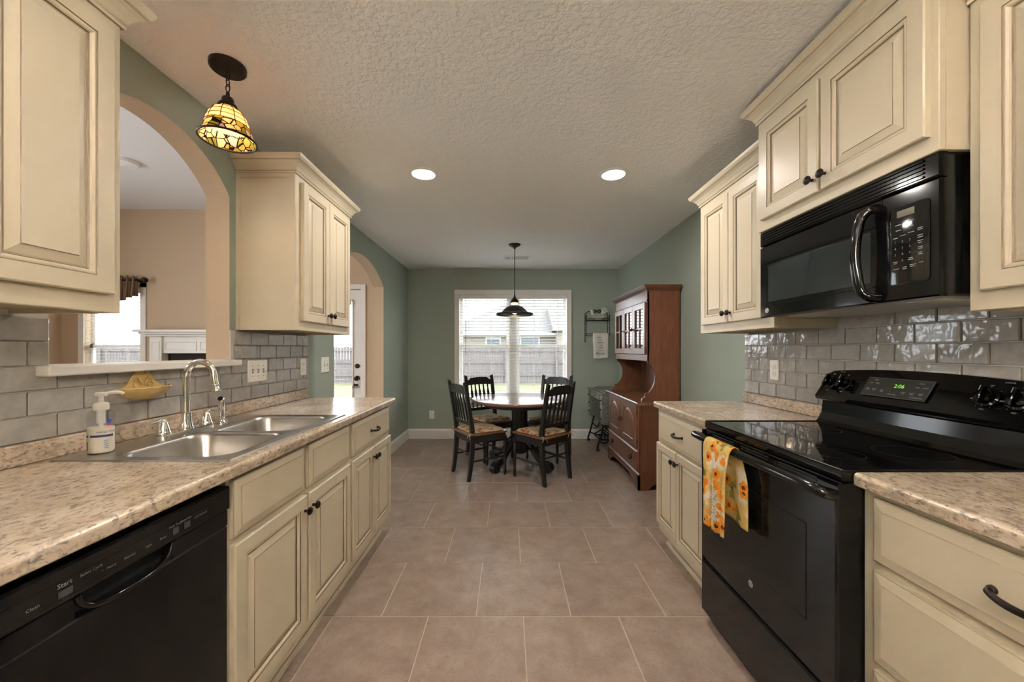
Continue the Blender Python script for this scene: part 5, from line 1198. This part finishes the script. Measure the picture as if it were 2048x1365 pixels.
# ------------------------------------------------------------------ stained glass lamp (local frame, moved to place)
t = thing('stained_glass_lamp', 'stained glass bell pendant with leaf border above the sink', 'pendant lamp')
obj('canopy', MB().lathe([(0, 0), (.064, 0), (.065, -.004), (.064, -.018), (.058, -.024), (.012, -.027), (0, -.03)], (0, 0, 0), 'z', 32), 'bronze', t)
ch = MB(); zc = -.034
for k in range(3):
    L, wd = (.016, .008) if k != 1 else (.017, .009); pts = []
    for i in range(14):
        a = 2*PI*i/14; q1, q2 = wd*math.cos(a), L*math.sin(a); pts.append((q1, 0, zc-L+q2+.004) if k % 2 == 0 else (0, q1, zc-L+q2+.004))
    ch.tube(pts, .0022, 6, True); zc -= L*2-.009
obj('chain', ch, 'bronze', t)
obj('cap', MB().lathe([(0, -.108), (.006, -.110), (.008, -.130), (.018, -.134), (.022, -.142), (.021, -.158), (.032, -.163), (.036, -.172), (.036, -.180)], (0, 0, 0), 'z', 24), 'bronze', t)
PROF = [(.034, -.178), (.051, -.191), (.063, -.209), (.071, -.230), (.077, -.250), (.083, -.270), (.091, -.290), (.099, -.306)]
lead = MB()
for c in range(10):
    for r_ in range(4):
        (ra, za), (rb, zb) = PROF[r_], PROF[r_+1]; q = MB()
        q.lathe([(ra, za), (rb, zb)], (0, 0, 0), 'z', 3, a0=2*PI*c/10, a1=2*PI*(c+1)/10); q.lathe([(ra-.0025, za), (rb-.0025, zb)], (0, 0, 0), 'z', 3, a0=2*PI*c/10, a1=2*PI*(c+1)/10); obj('glass_pane', q, 'panel', t)
    a = 2*PI*c/10; lead.tube([(r*math.cos(a), r*math.sin(a), z) for r, z in PROF[:5]], .0016, 5)
for r, z in PROF[1:5]: lead.tube([(r*math.cos(2*PI*i/30), r*math.sin(2*PI*i/30), z) for i in range(30)], .0016, 5, True)
obj('leading', lead, 'bronze', t)
obj('leaf_border', MB().lathe(PROF[4:], (0, 0, 0), 'z', 40).lathe([(r-.0025, z) for r, z in PROF[4:]], (0, 0, 0), 'z', 40), 'leaf', t)
r, z = PROF[-1]; obj('rim', MB().tube([(r*math.cos(2*PI*i/40), r*math.sin(2*PI*i/40), z) for i in range(40)], .0042, 7, True), 'bronze', t)
obj('bulb', MB().lathe([(0, -.255), (.016, -.250), (.020, -.238), (.015, -.220), (.010, -.205), (.010, -.18), (0, -.18)], (0, 0, 0), 'z', 14), 'bulb', t)
ld = bpy.data.lights.new('lamp_light', 'POINT'); ld.energy = .6; ld.color = (1, .74, .46); ld.shadow_soft_size = .022
lo = bpy.data.objects.new('lamp_light', ld); COL.objects.link(lo); lo.location = (0, 0, -.268); lo.parent = t
t.location = (-1.146, 1.545, H)

# ------------------------------------------------------------------ ceiling vent
t = thing('ceiling_vent', 'white ceiling air vent beyond the dome pendant', 'vent', (.09, 4.77, H))
obj('plate', MB().box(-.070, .255, 4.69, 4.85, H-.008, H-.0005, b=.003), 'vinyl', t)
for a, b in ((-.045, .012), (.030, .155), (.175, .230)):
    n = 6 if b-a < .1 else 11
    for k in range(n):
        x = a+(b-a)*k/(n-1); obj('louver_gap', MB().box(x-.0022, x+.0022, 4.715, 4.825, H-.0092, H-.0075), 'slot', t)
